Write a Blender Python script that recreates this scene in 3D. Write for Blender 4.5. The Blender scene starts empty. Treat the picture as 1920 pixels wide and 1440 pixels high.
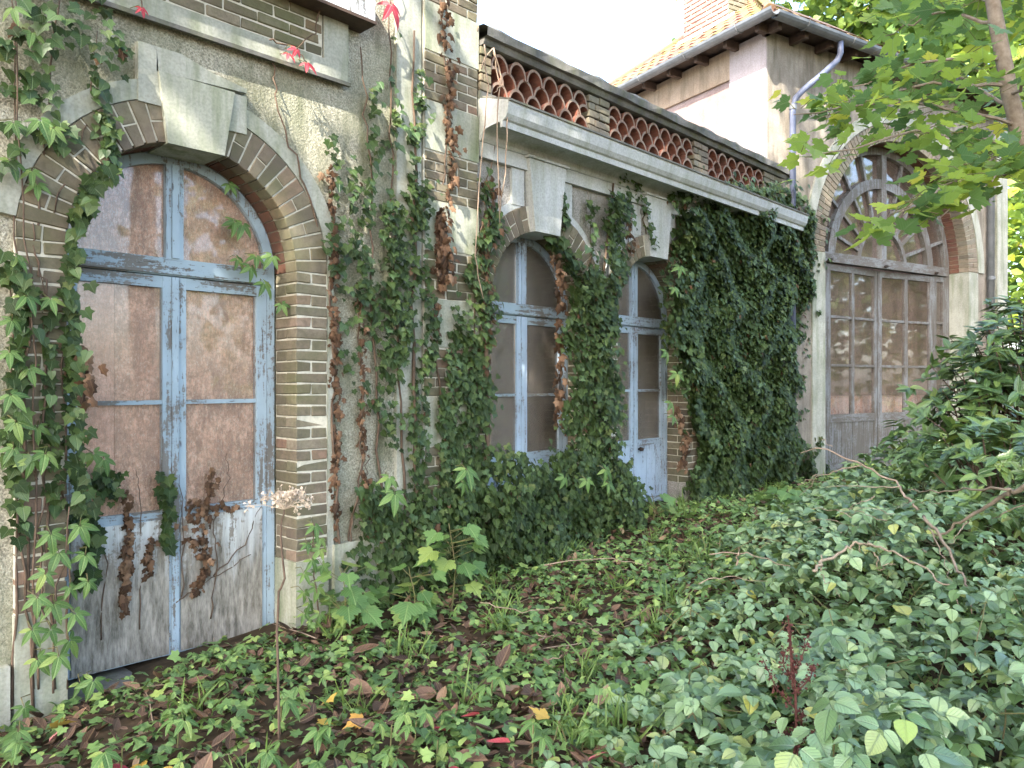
import bpy, bmesh, math, random
import numpy as np
from mathutils import Matrix, Vector
R = math.radians
SC = bpy.context.scene
COL = SC.collection
rng = np.random.RandomState(7)
random.seed(7)

# ------------------------------------------------------------------ camera, sky, sun, exposure
CAMP = Vector((0.0, -4.46, 1.6))
TH = math.atan(1370 / 1442.0)                 # angle between the view axis and the long facade
FW = Vector((math.cos(TH), math.sin(TH), 0)); RT = Vector((math.sin(TH), -math.cos(TH), 0))
cam = bpy.data.cameras.new('camera'); cam.sensor_width = 36; cam.lens = 36 * 1442 / 1920; cam.clip_end = 500
co = bpy.data.objects.new('camera', cam); COL.objects.link(co)
co.location = CAMP; co.rotation_euler = (R(90), 0, -(math.pi / 2 - TH)); SC.camera = co

SUN = Vector((-0.66, -0.30, 0.69)).normalized()      # towards the sun
world = bpy.data.worlds.new('World'); SC.world = world; world.use_nodes = True
wn = world.node_tree.nodes; wl = world.node_tree.links
sky = wn.new('ShaderNodeTexSky'); sky.sky_type = 'NISHITA'; sky.sun_disc = False
sky.sun_elevation = math.asin(SUN.z); sky.sun_rotation = math.atan2(SUN.x, SUN.y)
sky.air_density = 1.0; sky.dust_density = 3.0; sky.ozone_density = 1.0
wl.new(sky.outputs[0], wn['Background'].inputs[0]); wn['Background'].inputs[1].default_value = 0.15
sl = bpy.data.lights.new('sun', 'SUN'); sl.energy = 2.3; sl.angle = R(0.53); sl.color = (1.0, 0.93, 0.82)
so = bpy.data.objects.new('sun', sl); COL.objects.link(so); so.location = (-20, -10, 25)
so.rotation_euler = SUN.to_track_quat('Z', 'Y').to_euler()
SC.view_settings.view_transform = 'Standard'; SC.view_settings.look = 'None'
SC.view_settings.exposure = 3.12; SC.view_settings.gamma = 1.0
SC.render.engine = 'CYCLES'
SC.cycles.use_denoising = True
SC.cycles.max_bounces = 7; SC.cycles.transparent_max_bounces = 12
SC.cycles.sample_clamp_indirect = 6.0

# ------------------------------------------------------------------ helpers
def tag(o, label=None, cat=None, group=None, kind=None):
    if label: o['label'] = label
    if cat: o['category'] = cat
    if group: o['group'] = group
    if kind: o['kind'] = kind
    return o
def empty(name, loc=(0, 0, 0), rz=0.0):
    o = bpy.data.objects.new(name, None); COL.objects.link(o)
    o.location = loc; o.rotation_euler = (0, 0, rz); o.empty_display_size = 0.2
    return o
def link(name, me, parent=None, inv=None):
    o = bpy.data.objects.new(name, me); COL.objects.link(o)
    if parent is not None:
        o.parent = parent
        if inv is not None: o.matrix_parent_inverse = Matrix.Translation(-Vector(inv))
    return o
class MB:
    def __init__(s): s.v = []; s.f = []
    def quad(s, *p):
        n = len(s.v); s.v += [tuple(q) for q in p]; s.f.append(tuple(range(n, n + len(p)))); return s
    def box(s, x0, x1, y0, y1, z0, z1):
        n = len(s.v)
        s.v += [(x0, y0, z0), (x1, y0, z0), (x1, y1, z0), (x0, y1, z0), (x0, y0, z1), (x1, y0, z1), (x1, y1, z1), (x0, y1, z1)]
        s.f += [tuple(n + i for i in q) for q in ((0, 3, 2, 1), (4, 5, 6, 7), (0, 1, 5, 4), (1, 2, 6, 5), (2, 3, 7, 6), (3, 0, 4, 7))]
        return s
    def prism(s, poly, y0, y1):               # outline in x,z pushed along y
        n = len(s.v); m = len(poly)
        s.v += [(p[0], y0, p[1]) for p in poly] + [(p[0], y1, p[1]) for p in poly]
        s.f.append(tuple(range(n, n + m))); s.f.append(tuple(range(n + 2 * m - 1, n + m - 1, -1)))
        for i in range(m):
            j = (i + 1) % m; s.f.append((n + i, n + m + i, n + m + j, n + j))
        return s
    def extrude_x(s, prof, x0, x1):           # outline in y,z pushed along x
        n = len(s.v); m = len(prof)
        s.v += [(x0, p[0], p[1]) for p in prof] + [(x1, p[0], p[1]) for p in prof]
        s.f.append(tuple(range(n + m - 1, n - 1, -1))); s.f.append(tuple(range(n + m, n + 2 * m)))
        for i in range(m):
            j = (i + 1) % m; s.f.append((n + i, n + j, n + m + j, n + m + i))
        return s
    def arc(s, cx, cz, r0, r1, a0, a1, y0, y1, seg=16):   # ring sector, angles from +x
        for i in range(seg):
            a = a0 + (a1 - a0) * i / seg; b = a0 + (a1 - a0) * (i + 1) / seg
            q = [(cx + r * math.cos(t), cz + r * math.sin(t)) for r, t in ((r0, a), (r1, a), (r1, b), (r0, b))]
            n = len(s.v); s.v += [(p[0], y0, p[1]) for p in q] + [(p[0], y1, p[1]) for p in q]
            fs = [(0, 1, 2, 3), (7, 6, 5, 4), (0, 3, 7, 4), (1, 5, 6, 2)]
            if i == 0: fs.append((0, 4, 5, 1))
            if i == seg - 1: fs.append((3, 2, 6, 7))
            s.f += [tuple(n + k for k in f) for f in fs]
        return s
    def tube(s, path, r0, r1=None, n=6, cap=True):
        r1 = r0 if r1 is None else r1
        P = [Vector(p) for p in path]; m = len(P); base = len(s.v)
        up = Vector((0.13, 0.27, 0.95))
        for i, p in enumerate(P):
            d = (P[min(i + 1, m - 1)] - P[max(i - 1, 0)]).normalized()
            a = d.cross(up)
            if a.length < 0.15: a = d.cross(Vector((1, 0, 0)))
            a.normalize(); b = d.cross(a)
            r = r0 + (r1 - r0) * i / max(1, m - 1)
            for k in range(n):
                t = 2 * math.pi * k / n; s.v.append(tuple(p + a * (r * math.cos(t)) + b * (r * math.sin(t))))
        for i in range(m - 1):
            for k in range(n):
                l = (k + 1) % n
                s.f.append((base + i * n + k, base + i * n + l, base + (i + 1) * n + l, base + (i + 1) * n + k))
        if cap:
            s.f.append(tuple(base + k for k in reversed(range(n)))); s.f.append(tuple(base + (m - 1) * n + k for k in range(n)))
        return s
    def mesh(s, name, mat, smooth=False, fix=True):
        me = bpy.data.meshes.new(name); me.from_pydata(s.v, [], s.f)
        if fix:
            bm = bmesh.new(); bm.from_mesh(me); bmesh.ops.recalc_face_normals(bm, faces=bm.faces); bm.to_mesh(me); bm.free()
        me.materials.append(mat)
        if smooth: me.polygons.foreach_set('use_smooth', [True] * len(me.polygons))
        me.update(); return me
    def build(s, name, mat, parent=None, inv=None, smooth=False):
        return link(name, s.mesh(name, mat, smooth), parent, inv)
def wob(path, amp, n=3):          # subdivide and shake a polyline
    out = []
    P = [Vector(p) for p in path]
    for a, b in zip(P[:-1], P[1:]):
        for i in range(n):
            q = a.lerp(b, i / n)
            if out: q = q + Vector(rng.uniform(-amp, amp, 3))
            out.append(q)
    out.append(P[-1]); return out
def at(px, py, t):                # a point t metres in front of the camera, for measuring off the photograph
    return CAMP + FW * t + RT * (t * (px - 960) / 1442) + Vector((0, 0, t * (720 - py) / 1442))
def on_wall(px, py, y=0.0):       # the point of the long facade seen there: (x, z)
    s = (px - 960) / 1442.0; t = (y - CAMP.y) / (FW.y + RT.y * s)
    return (t * (FW.x + RT.x * s), 1.6 + t * (720 - py) / 1442)
GX = [-40, -6, 1.0, 2.0, 4.0, 5.0, 6.6, 8.0, 10.0, 20, 60]; GZ = [-.3, -.25, -.12, 0.0, .03, .12, .26, .28, .26, .4, .6]
def gz(x, y):
    return np.interp(x, GX, GZ) + 0.025 * np.sin(2.1 * x + 1.3 * y) + 0.02 * np.sin(3.7 * y - 1.9 * x + 1)

# ------------------------------------------------------------------ materials
def newmat(name):
    m = bpy.data.materials.new(name); m.use_nodes = True
    nt = m.node_tree; nt.nodes.clear()
    out = nt.nodes.new('ShaderNodeOutputMaterial')
    return m, nt, out
def N(nt, typ, **kw):
    n = nt.nodes.new(typ)
    for k, v in kw.items():
        if k in n.inputs: n.inputs[k].default_value = v
        else: setattr(n, k, v)
    return n
def noise(nt, vec, scale, detail=4, rough=0.55):
    n = N(nt, 'ShaderNodeTexNoise'); n.inputs['Scale'].default_value = scale; n.inputs['Detail'].default_value = detail; n.inputs['Roughness'].default_value = rough
    nt.links.new(vec, n.inputs['Vector']); return n.outputs['Fac']
def ramp(nt, fac, stops):
    r = N(nt, 'ShaderNodeValToRGB'); e = r.color_ramp.elements
    while len(e) < len(stops): e.new(0.5)
    for i, (p, c) in enumerate(stops):
        e[i].position = p; e[i].color = (c[0], c[1], c[2], 1) if isinstance(c, (tuple, list)) else (c, c, c, 1)
    nt.links.new(fac, r.inputs[0]); return r.outputs[0]
def mix(nt, fac, a, b, mode='MIX'):
    m = N(nt, 'ShaderNodeMix'); m.data_type = 'RGBA'; m.blend_type = mode
    for sock, v in ((0, fac), (6, a), (7, b)):
        if hasattr(v, 'is_linked') or hasattr(v, 'links'): nt.links.new(v, m.inputs[sock])
        else: m.inputs[sock].default_value = v if sock == 0 else (v[0], v[1], v[2], 1)
    return m.outputs[2]
def math_(nt, op, a, b=0.0):
    m = N(nt, 'ShaderNodeMath'); m.operation = op
    for i, v in enumerate((a, b)):
        if hasattr(v, 'links'): nt.links.new(v, m.inputs[i])
        else: m.inputs[i].default_value = v
    return m.outputs[0]
def coords(nt, kind='Object', scale=(1, 1, 1)):
    t = N(nt, 'ShaderNodeTexCoord'); mp = N(nt, 'ShaderNodeMapping'); mp.inputs['Scale'].default_value = scale
    nt.links.new(t.outputs[kind], mp.inputs[0]); return mp.outputs[0]
def position(nt, scale=(1, 1, 1)):
    g = N(nt, 'ShaderNodeNewGeometry'); mp = N(nt, 'ShaderNodeMapping'); mp.inputs['Scale'].default_value = scale
    nt.links.new(g.outputs['Position'], mp.inputs[0]); return mp.outputs[0]
def bump(nt, h, strength=0.4, dist=0.01):
    b = N(nt, 'ShaderNodeBump'); b.inputs['Strength'].default_value = strength; b.inputs['Distance'].default_value = dist
    nt.links.new(h, b.inputs['Height']); return b.outputs[0]
def finish(nt, out, col, rough=0.8, normal=None, spec=0.3, coat=0.0, metallic=0.0):
    p = N(nt, 'ShaderNodeBsdfPrincipled')
    if hasattr(col, 'links'): nt.links.new(col, p.inputs['Base Color'])
    else: p.inputs['Base Color'].default_value = (*col, 1)
    if hasattr(rough, 'links'): nt.links.new(rough, p.inputs['Roughness'])
    else: p.inputs['Roughness'].default_value = rough
    p.inputs['Specular IOR Level'].default_value = spec; p.inputs['Coat Weight'].default_value = coat; p.inputs['Metallic'].default_value = metallic
    if normal is not None: nt.links.new(normal, p.inputs['Normal'])
    nt.links.new(p.outputs[0], out.inputs[0]); return p

def mat_roughcast(name, a, b, stain):
    m, nt, out = newmat(name); P = position(nt)
    g = noise(nt, P, 85, 3, 0.7); big = noise(nt, P, 1.6, 5, 0.6); mid = noise(nt, position(nt, (7, 7, 1.6)), 1.0, 5, 0.6)
    c = ramp(nt, g, [(0.36, tuple(x * 0.45 for x in a)), (0.56, a), (0.72, b)])
    c = mix(nt, ramp(nt, big, [(0.42, 0.0), (0.68, 0.75)]), c, stain)
    c = mix(nt, ramp(nt, mid, [(0.48, 0.0), (0.70, 0.7)]), c, (0.11, 0.125, 0.065))
    finish(nt, out, c, 0.95, bump(nt, g, 0.9, 0.02), 0.1); return m
def mat_cement(name, a, b, moss=(0.15, 0.18, 0.09), mossamt=0.6):
    m, nt, out = newmat(name); P = position(nt)
    n1 = noise(nt, P, 3.2, 6, 0.65); n2 = noise(nt, position(nt, (9, 9, 1.3)), 1.0, 5, 0.6); n3 = noise(nt, P, 60, 3)
    c = mix(nt, ramp(nt, n1, [(0.35, 0.0), (0.65, 1.0)]), a, b)
    c = mix(nt, ramp(nt, n2, [(0.45, 0.0), (0.72, mossamt)]), c, moss)
    c = mix(nt, ramp(nt, n3, [(0.3, 0.25), (0.6, 0.0)]), c, (0.05, 0.05, 0.045))
    finish(nt, out, c, 0.9, bump(nt, n3, 0.3, 0.006), 0.15); return m
def mat_brick(name, stops, moss=(0.10, 0.115, 0.045), mossamt=0.7):
    m, nt, out = newmat(name); P = position(nt)
    oi = N(nt, 'ShaderNodeObjectInfo'); c = ramp(nt, oi.outputs['Random'], stops)
    n1 = noise(nt, P, 24, 5, 0.7); n2 = noise(nt, P, 2.2, 5, 0.6); n3 = noise(nt, P, 120, 2)
    c = mix(nt, ramp(nt, n1, [(0.35, 0.55), (0.62, 0.0)]), c, (0.09, 0.075, 0.06))
    c = mix(nt, ramp(nt, n2, [(0.40, 0.0), (0.75, mossamt)]), c, moss)
    finish(nt, out, c, 0.92, bump(nt, math_(nt, 'ADD', n1, math_(nt, 'MULTIPLY', n3, 0.4)), 0.55, 0.008), 0.12); return m
def mat_paint(name, paint, wood=(0.16, 0.145, 0.125), wear=0.5, grime=None, rough=0.65, axis='z'):
    m, nt, out = newmat(name)
    sc = {'z': (26, 26, 2.2), 'x': (2.2, 26, 26)}[axis]
    P = position(nt); S = position(nt, sc)
    n1 = noise(nt, S, 1.0, 7, 0.72); n2 = noise(nt, P, 2.4, 4, 0.6); n3 = noise(nt, P, 38, 4, 0.7)
    k = math_(nt, 'ADD', math_(nt, 'MULTIPLY', n1, 0.6), math_(nt, 'ADD', math_(nt, 'MULTIPLY', n3, 0.3), math_(nt, 'MULTIPLY', n2, 0.35)))
    msk = ramp(nt, k, [(0.70 - 0.17 * wear, 0.0), (0.73 - 0.17 * wear, 1.0)])
    pc = mix(nt, ramp(nt, n2, [(0.3, 0.0), (0.7, 1.0)]), paint, tuple(x * 0.72 for x in paint))
    wc = mix(nt, n1, wood, tuple(x * 0.45 for x in wood))
    c = mix(nt, msk, pc, wc)
    crack = ramp(nt, noise(nt, position(nt, (60, 60, 7) if axis == 'z' else (7, 60, 60)), 1.0, 3, 0.6), [(0.30, 1.0), (0.36, 0.0)])
    c = mix(nt, math_(nt, 'MULTIPLY', crack, 0.8), c, tuple(x * 0.35 for x in wood))
    if grime is not None:
        g = N(nt, 'ShaderNodeSeparateXYZ'); nt.links.new(P, g.inputs[0])
        h = math_(nt, 'ADD', math_(nt, 'MULTIPLY', g.outputs[2], 1.0), math_(nt, 'MULTIPLY', noise(nt, position(nt, (16, 16, 1.2)), 1, 5, 0.7), -0.85))
        c = mix(nt, ramp(nt, h, [(-0.25 + grime, 0.95), (0.10 + grime, 0.75), (0.45 + grime, 0.0)]), c, mix(nt, ramp(nt, noise(nt, position(nt, (30, 30, 6)), 1, 6, 0.75), [(0.35, 0.0), (0.65, 1.0)]), (0.085, 0.075, 0.055), (0.36, 0.33, 0.28)))
    hgt = math_(nt, 'SUBTRACT', math_(nt, 'MULTIPLY', n1, 0.25), math_(nt, 'ADD', msk, crack))
    finish(nt, out, c, rough, bump(nt, hgt, 0.35, 0.003), 0.25); return m
def mat_glass(name, dust=0.25, tint=(0.45, 0.40, 0.33), streak=0.8, refl=0.9):
    m, nt, out = newmat(name); P = position(nt)
    n1 = noise(nt, P, 7, 6, 0.7); n2 = noise(nt, position(nt, (90, 90, 14)), 1.0, 4, 0.7); n3 = noise(nt, P, 2.0, 3)
    tr = N(nt, 'ShaderNodeBsdfTransparent'); gl = N(nt, 'ShaderNodeBsdfGlossy'); gl.inputs['Roughness'].default_value = 0.03
    nt.links.new(bump(nt, n3, 0.06, 0.02), gl.inputs['Normal'])
    lw = N(nt, 'ShaderNodeFresnel'); lw.inputs[0].default_value = 1.5
    a = N(nt, 'ShaderNodeMixShader'); nt.links.new(math_(nt, 'MULTIPLY', lw.outputs[0], refl), a.inputs[0]); nt.links.new(tr.outputs[0], a.inputs[1]); nt.links.new(gl.outputs[0], a.inputs[2])
    df = N(nt, 'ShaderNodeBsdfDiffuse'); nt.links.new(mix(nt, n1, tint, tuple(x * 0.6 for x in tint)), df.inputs[0])
    b = N(nt, 'ShaderNodeMixShader')
    d = math_(nt, 'MULTIPLY', math_(nt, 'ADD', ramp(nt, n1, [(0.35, 0.25), (0.7, 1.0)]), ramp(nt, n2, [(0.5, 0.0), (0.75, streak)])), dust)
    nt.links.new(d, b.inputs[0]); nt.links.new(a.outputs[0], b.inputs[1]); nt.links.new(df.outputs[0], b.inputs[2])
    nt.links.new(b.outputs[0], out.inputs[0]); return m
def mat_board(name, a, b, c3, speck=0.6):
    m, nt, out = newmat(name); P = position(nt)
    n1 = noise(nt, P, 2.6, 6, 0.7); n2 = noise(nt, position(nt, (130, 130, 60)), 1.0, 4, 0.75); n3 = noise(nt, position(nt, (16, 16, 5)), 1.0, 7, 0.78); n4 = noise(nt, position(nt, (70, 70, 18)), 1.0, 5, 0.75)
    c = mix(nt, ramp(nt, n1, [(0.40, 0.0), (0.58, 1.0)]), a, b)
    c = mix(nt, ramp(nt, n3, [(0.47, 0.0), (0.58, 0.9)]), c, c3)
    c = mix(nt, ramp(nt, n4, [(0.52, 0.0), (0.66, speck)]), c, tuple(x * 0.4 for x in b))
    c = mix(nt, ramp(nt, n2, [(0.52, 0.0), (0.70, speck)]), c, tuple(min(.8, x * 1.5 + .08) for x in a))
    oi = N(nt, 'ShaderNodeObjectInfo')
    c = mix(nt, math_(nt, 'MULTIPLY', oi.outputs['Random'], 0.18), c, a)
    n5 = noise(nt, P, 34, 9, 0.8)
    c = mix(nt, ramp(nt, n5, [(0.40, speck), (0.55, 0.0)]), c, tuple(x * 0.45 for x in b))
    finish(nt, out, c, 0.6, None, 0.3); return m
def mat_plain(name, a, b, scale=8, rough=0.7, metallic=0.0, spec=0.3, bs=0.2):
    m, nt, out = newmat(name); P = position(nt); n = noise(nt, P, scale, 5, 0.65)
    finish(nt, out, mix(nt, ramp(nt, n, [(0.32, 0.0), (0.68, 1.0)]), a, b), rough, bump(nt, n, bs, 0.006), spec, 0, metallic); return m
def mat_leaf(name, stops, rough=0.45, spec=0.45, trans=0.25, vein=(0.25, 0.34, 0.16), veinamt=0.35, sheen=0.0):
    m, nt, out = newmat(name)
    g = N(nt, 'ShaderNodeNewGeometry'); oi = N(nt, 'ShaderNodeObjectInfo')
    r = math_(nt, 'FRACT', math_(nt, 'ADD', g.outputs['Random Per Island'], oi.outputs['Random']))
    c = ramp(nt, r, stops)
    uv = N(nt, 'ShaderNodeUVMap'); sp = N(nt, 'ShaderNodeSeparateXYZ'); nt.links.new(uv.outputs[0], sp.inputs[0])
    ax = math_(nt, 'ABSOLUTE', sp.outputs[0])
    mid = ramp(nt, ax, [(0.012, 1.0), (0.04, 0.0)])
    w = math_(nt, 'SINE', math_(nt, 'MULTIPLY', math_(nt, 'SUBTRACT', sp.outputs[1], math_(nt, 'MULTIPLY', ax, 0.9)), 46.0))
    vv = math_(nt, 'MAXIMUM', mid, ramp(nt, w, [(0.80, 0.0), (1.0, 0.6)]))
    n = noise(nt, position(nt), 55, 3)
    c = mix(nt, ramp(nt, n, [(0.35, 0.35), (0.6, 0.0)]), c, (0.03, 0.035, 0.012), 'MULTIPLY') if False else c
    c = mix(nt, math_(nt, 'MULTIPLY', vv, veinamt), c, vein)
    c = mix(nt, math_(nt, 'MULTIPLY', ramp(nt, n, [(0.55, 0.0), (0.8, 1.0)]), 0.25), c, (0.16, 0.13, 0.05))
    p = N(nt, 'ShaderNodeBsdfPrincipled'); nt.links.new(c, p.inputs['Base Color']); p.inputs['Roughness'].default_value = rough; p.inputs['Specular IOR Level'].default_value = spec
    nt.links.new(bump(nt, math_(nt, 'SUBTRACT', 1.0, vv), 0.6, 0.005), p.inputs['Normal'])
    t = N(nt, 'ShaderNodeBsdfTranslucent')
    nt.links.new(mix(nt, 0.5, c, (0.30, 0.42, 0.05), 'MIX') if sheen == 0 else c, t.inputs[0])
    mx = N(nt, 'ShaderNodeMixShader'); mx.inputs[0].default_value = trans
    nt.links.new(p.outputs[0], mx.inputs[1]); nt.links.new(t.outputs[0], mx.inputs[2]); nt.links.new(mx.outputs[0], out.inputs[0]); return m

M = {}
M['roughcast'] = mat_roughcast('roughcast', (0.48, 0.455, 0.36), (0.68, 0.65, 0.54), (0.25, 0.26, 0.175))
M['roughcast_pale'] = mat_roughcast('roughcast_pale', (0.44, 0.41, 0.37), (0.60, 0.57, 0.53), (0.33, 0.31, 0.27))
M['pav_render'] = mat_cement('pavilion_render', (0.22, 0.19, 0.155), (0.32, 0.285, 0.235), (0.10, 0.09, 0.065), 0.85)
M['pink_render'] = mat_cement('pink_render', (0.25, 0.18, 0.165), (0.32, 0.245, 0.225), (0.20, 0.15, 0.12), 0.6)
M['pink_pale'] = mat_cement('pale_render', (0.36, 0.305, 0.295), (0.43, 0.37, 0.36), (0.27, 0.23, 0.20), 0.5)
M['ochre_render'] = mat_cement('ochre_render', (0.30, 0.22, 0.15), (0.37, 0.285, 0.21), (0.15, 0.12, 0.08), 0.7)
M['cement'] = mat_cement('cement', (0.30, 0.31, 0.26), (0.43, 0.43, 0.37), (0.14, 0.17, 0.085), 0.75)
M['stone'] = mat_cement('stone', (0.31, 0.32, 0.26), (0.42, 0.425, 0.35), (0.15, 0.185, 0.09), 0.85)
M['white_stone'] = mat_cement('white_stone', (0.42, 0.43, 0.42), (0.53, 0.54, 0.53), (0.26, 0.28, 0.19), 0.6)
M['dark_stone'] = mat_cement('dark_stone', (0.09, 0.09, 0.085), (0.21, 0.20, 0.18), (0.10, 0.11, 0.05), 0.7)
M['mortar'] = mat_plain('mortar', (0.60, 0.565, 0.47), (0.42, 0.40, 0.32), 30, 0.95, spec=0.1)
M['brick'] = mat_brick('brick', [(0, (0.10, 0.085, 0.07)), (0.2, (0.175, 0.14, 0.105)), (0.45, (0.225, 0.185, 0.135)), (0.7, (0.16, 0.145, 0.105)), (0.85, (0.26, 0.22, 0.165)), (1, (0.25, 0.155, 0.115))])
M['red_brick'] = mat_brick('red_brick', [(0, (0.12, 0.05, 0.04)), (0.5, (0.17, 0.07, 0.05)), (1, (0.13, 0.08, 0.055))], mossamt=0.25)
M['chimney_brick'] = mat_brick('chimney_brick', [(0, (0.30, 0.13, 0.11)), (0.5, (0.38, 0.19, 0.16)), (1, (0.34, 0.20, 0.17))], (0.4, 0.3, 0.25), 0.4)
M['grey_brick'] = mat_brick('grey_brick', [(0, (0.20, 0.18, 0.15)), (0.5, (0.25, 0.20, 0.15)), (1, (0.16, 0.14, 0.11))], (0.2, 0.21, 0.13), 0.5)
M['terracotta'] = mat_brick('terracotta', [(0, (0.19, 0.065, 0.045)), (0.5, (0.25, 0.085, 0.055)), (1, (0.17, 0.07, 0.055))], (0.20, 0.13, 0.10), 0.4)
M['tile_rim'] = mat_brick('tile_rim', [(0, (0.25, 0.16, 0.12)), (1, (0.31, 0.20, 0.15))], (0.27, 0.24, 0.19), 0.8)
M['roof_tile'] = mat_brick('roof_tile', [(0, (0.17, 0.075, 0.06)), (0.5, (0.22, 0.105, 0.085)), (1, (0.16, 0.10, 0.09))], (0.20, 0.19, 0.05), 0.95)
M['blue'] = mat_paint('blue_paint', (0.36, 0.46, 0.53), (0.24, 0.23, 0.21), wear=0.28)
M['blue_x'] = mat_paint('blue_paint_rail', (0.33, 0.42, 0.48), (0.22, 0.21, 0.19), wear=0.42, axis='x')
M['bright_blue'] = mat_paint('bright_blue_paint', (0.42, 0.525, 0.64), (0.26, 0.26, 0.27), wear=0.15)
M['bright_blue_x'] = mat_paint('bright_blue_rail', (0.38, 0.48, 0.58), (0.24, 0.24, 0.25), wear=0.25, axis='x')
M['door_panel'] = mat_paint('white_panel', (0.62, 0.66, 0.66), (0.33, 0.30, 0.26), wear=0.25, grime=-0.02)
M['grey_wood'] = mat_paint('grey_wood', (0.20, 0.205, 0.205), (0.16, 0.145, 0.125), wear=0.6)
M['grey_wood_x'] = mat_paint('grey_wood_rail', (0.19, 0.195, 0.195), (0.16, 0.145, 0.125), wear=0.6, axis='x')
M['white_wood'] = mat_paint('white_wood', (0.68, 0.70, 0.72), (0.30, 0.28, 0.25), wear=0.1)
M['glass'] = mat_glass('dusty_glass', 0.16, (0.80, 0.62, 0.48))
M['glass_dark'] = mat_glass('grimy_glass', 0.26, (0.50, 0.44, 0.37))
M['glass_pav'] = mat_glass('pavilion_glass', 0.22, (0.30, 0.22, 0.175), 0.2, 0.45)
M['board'] = mat_board('brown_board', (0.84, 0.54, 0.39), (0.62, 0.36, 0.245), (0.24, 0.13, 0.095), .85)
M['door_reflection'] = mat_board('salmon_reflection', (0.80, 0.52, 0.40), (0.72, 0.43, 0.31), (0.58, 0.33, 0.23))  # pinkish reflection in the house door's left panes, painted as a colour
M['dim_board'] = mat_board('dim_board', (0.58, 0.46, 0.38), (0.48, 0.38, 0.31), (0.28, 0.215, 0.175), 0.45)
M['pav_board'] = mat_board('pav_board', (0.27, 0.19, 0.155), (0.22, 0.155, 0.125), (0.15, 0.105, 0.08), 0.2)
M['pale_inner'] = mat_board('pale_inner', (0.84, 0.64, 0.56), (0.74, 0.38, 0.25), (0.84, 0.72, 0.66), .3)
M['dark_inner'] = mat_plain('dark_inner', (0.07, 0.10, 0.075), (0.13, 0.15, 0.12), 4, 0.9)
M['zinc'] = mat_plain('zinc', (0.20, 0.21, 0.22), (0.13, 0.14, 0.145), 6, 0.5, 0.3)
M['blue_pipe'] = mat_plain('blue_pipe', (0.13, 0.15, 0.22), (0.08, 0.09, 0.13), 5, 0.45)
M['iron'] = mat_plain('iron', (0.012, 0.011, 0.010), (0.05, 0.03, 0.02), 20, 0.5)
M['wood_dark'] = mat_plain('rafter_wood', (0.09, 0.06, 0.045), (0.055, 0.038, 0.03), 15, 0.85)
M['soil'] = mat_plain('soil', (0.035, 0.026, 0.017), (0.075, 0.055, 0.034), 9, 0.98, spec=0.1, bs=0.8)
M['bark'] = mat_plain('bark', (0.16, 0.12, 0.085), (0.27, 0.22, 0.165), 22, 0.9, spec=0.1, bs=0.6)
M['stem'] = mat_plain('ivy_stem', (0.085, 0.06, 0.045), (0.15, 0.105, 0.075), 20, 0.9, spec=0.1)
M['twig'] = mat_plain('twig', (0.20, 0.14, 0.10), (0.36, 0.28, 0.21), 14, 0.85, spec=0.1)
M['dry'] = mat_plain('dry_stalk', (0.34, 0.28, 0.20), (0.22, 0.17, 0.12), 30, 0.9, spec=0.1)
M['green_stem'] = mat_plain('green_stem', (0.14, 0.10, 0.05), (0.10, 0.13, 0.04), 20, 0.7)
M['dock'] = mat_plain('dock_seed', (0.055, 0.020, 0.018), (0.10, 0.042, 0.034), 40, 0.9, spec=0.1)
M['umbel'] = mat_plain('umbel', (0.55, 0.46, 0.36), (0.42, 0.33, 0.24), 40, 0.9, spec=0.1)
M['ivy'] = mat_leaf('ivy_leaf', [(0, (0.012, 0.025, 0.006)), (0.35, (0.022, 0.043, 0.010)), (0.7, (0.036, 0.065, 0.015)), (0.93, (0.058, 0.095, 0.024)), (1, (0.08, 0.10, 0.03))], 0.5, 0.2, 0.08, (0.16, 0.22, 0.12), 0.30)
M['ivy_light'] = mat_leaf('ivy_leaf_light', [(0, (0.028, 0.060, 0.020)), (0.4, (0.045, 0.090, 0.028)), (0.8, (0.065, 0.12, 0.035)), (1, (0.11, 0.15, 0.05))], 0.42, 0.45, 0.2, (0.2, 0.28, 0.12), 0.3)
M['dead_ivy'] = mat_leaf('dead_ivy_leaf', [(0, (0.045, 0.026, 0.017)), (0.4, (0.095, 0.052, 0.030)), (0.75, (0.16, 0.092, 0.055)), (1, (0.25, 0.16, 0.10))], 0.75, 0.15, 0.1, (0.3, 0.2, 0.12), 0.2, 1)
M['creeper'] = mat_leaf('creeper_leaf', [(0, (0.055, 0.125, 0.035)), (0.4, (0.085, 0.175, 0.045)), (0.8, (0.125, 0.225, 0.06)), (1, (0.22, 0.29, 0.07))], 0.45, 0.4, 0.25, (0.3, 0.4, 0.14), 0.35)
M['creeper_red'] = mat_leaf('red_creeper_leaf', [(0, (0.42, 0.03, 0.05)), (0.5, (0.58, 0.06, 0.09)), (1, (0.66, 0.13, 0.14))], 0.5, 0.3, 0.35, (0.7, 0.3, 0.3), 0.25, 1)
M['bramble'] = mat_leaf('bramble_leaf', [(0, (0.045, 0.095, 0.035)), (0.3, (0.11, 0.195, 0.075)), (0.7, (0.20, 0.305, 0.135)), (0.92, (0.28, 0.38, 0.17)), (0.97, (0.26, 0.32, 0.10)), (1, (0.40, 0.40, 0.08))], 0.34, 0.8, 0.12, (0.05, 0.095, 0.045), 0.5)
M['cover'] = mat_leaf('ground_cover_leaf', [(0, (0.045, 0.095, 0.032)), (0.4, (0.105, 0.20, 0.058)), (0.8, (0.19, 0.31, 0.09)), (1, (0.32, 0.42, 0.11))], 0.42, 0.5, 0.2, (0.22, 0.3, 0.12), 0.3)
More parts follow.
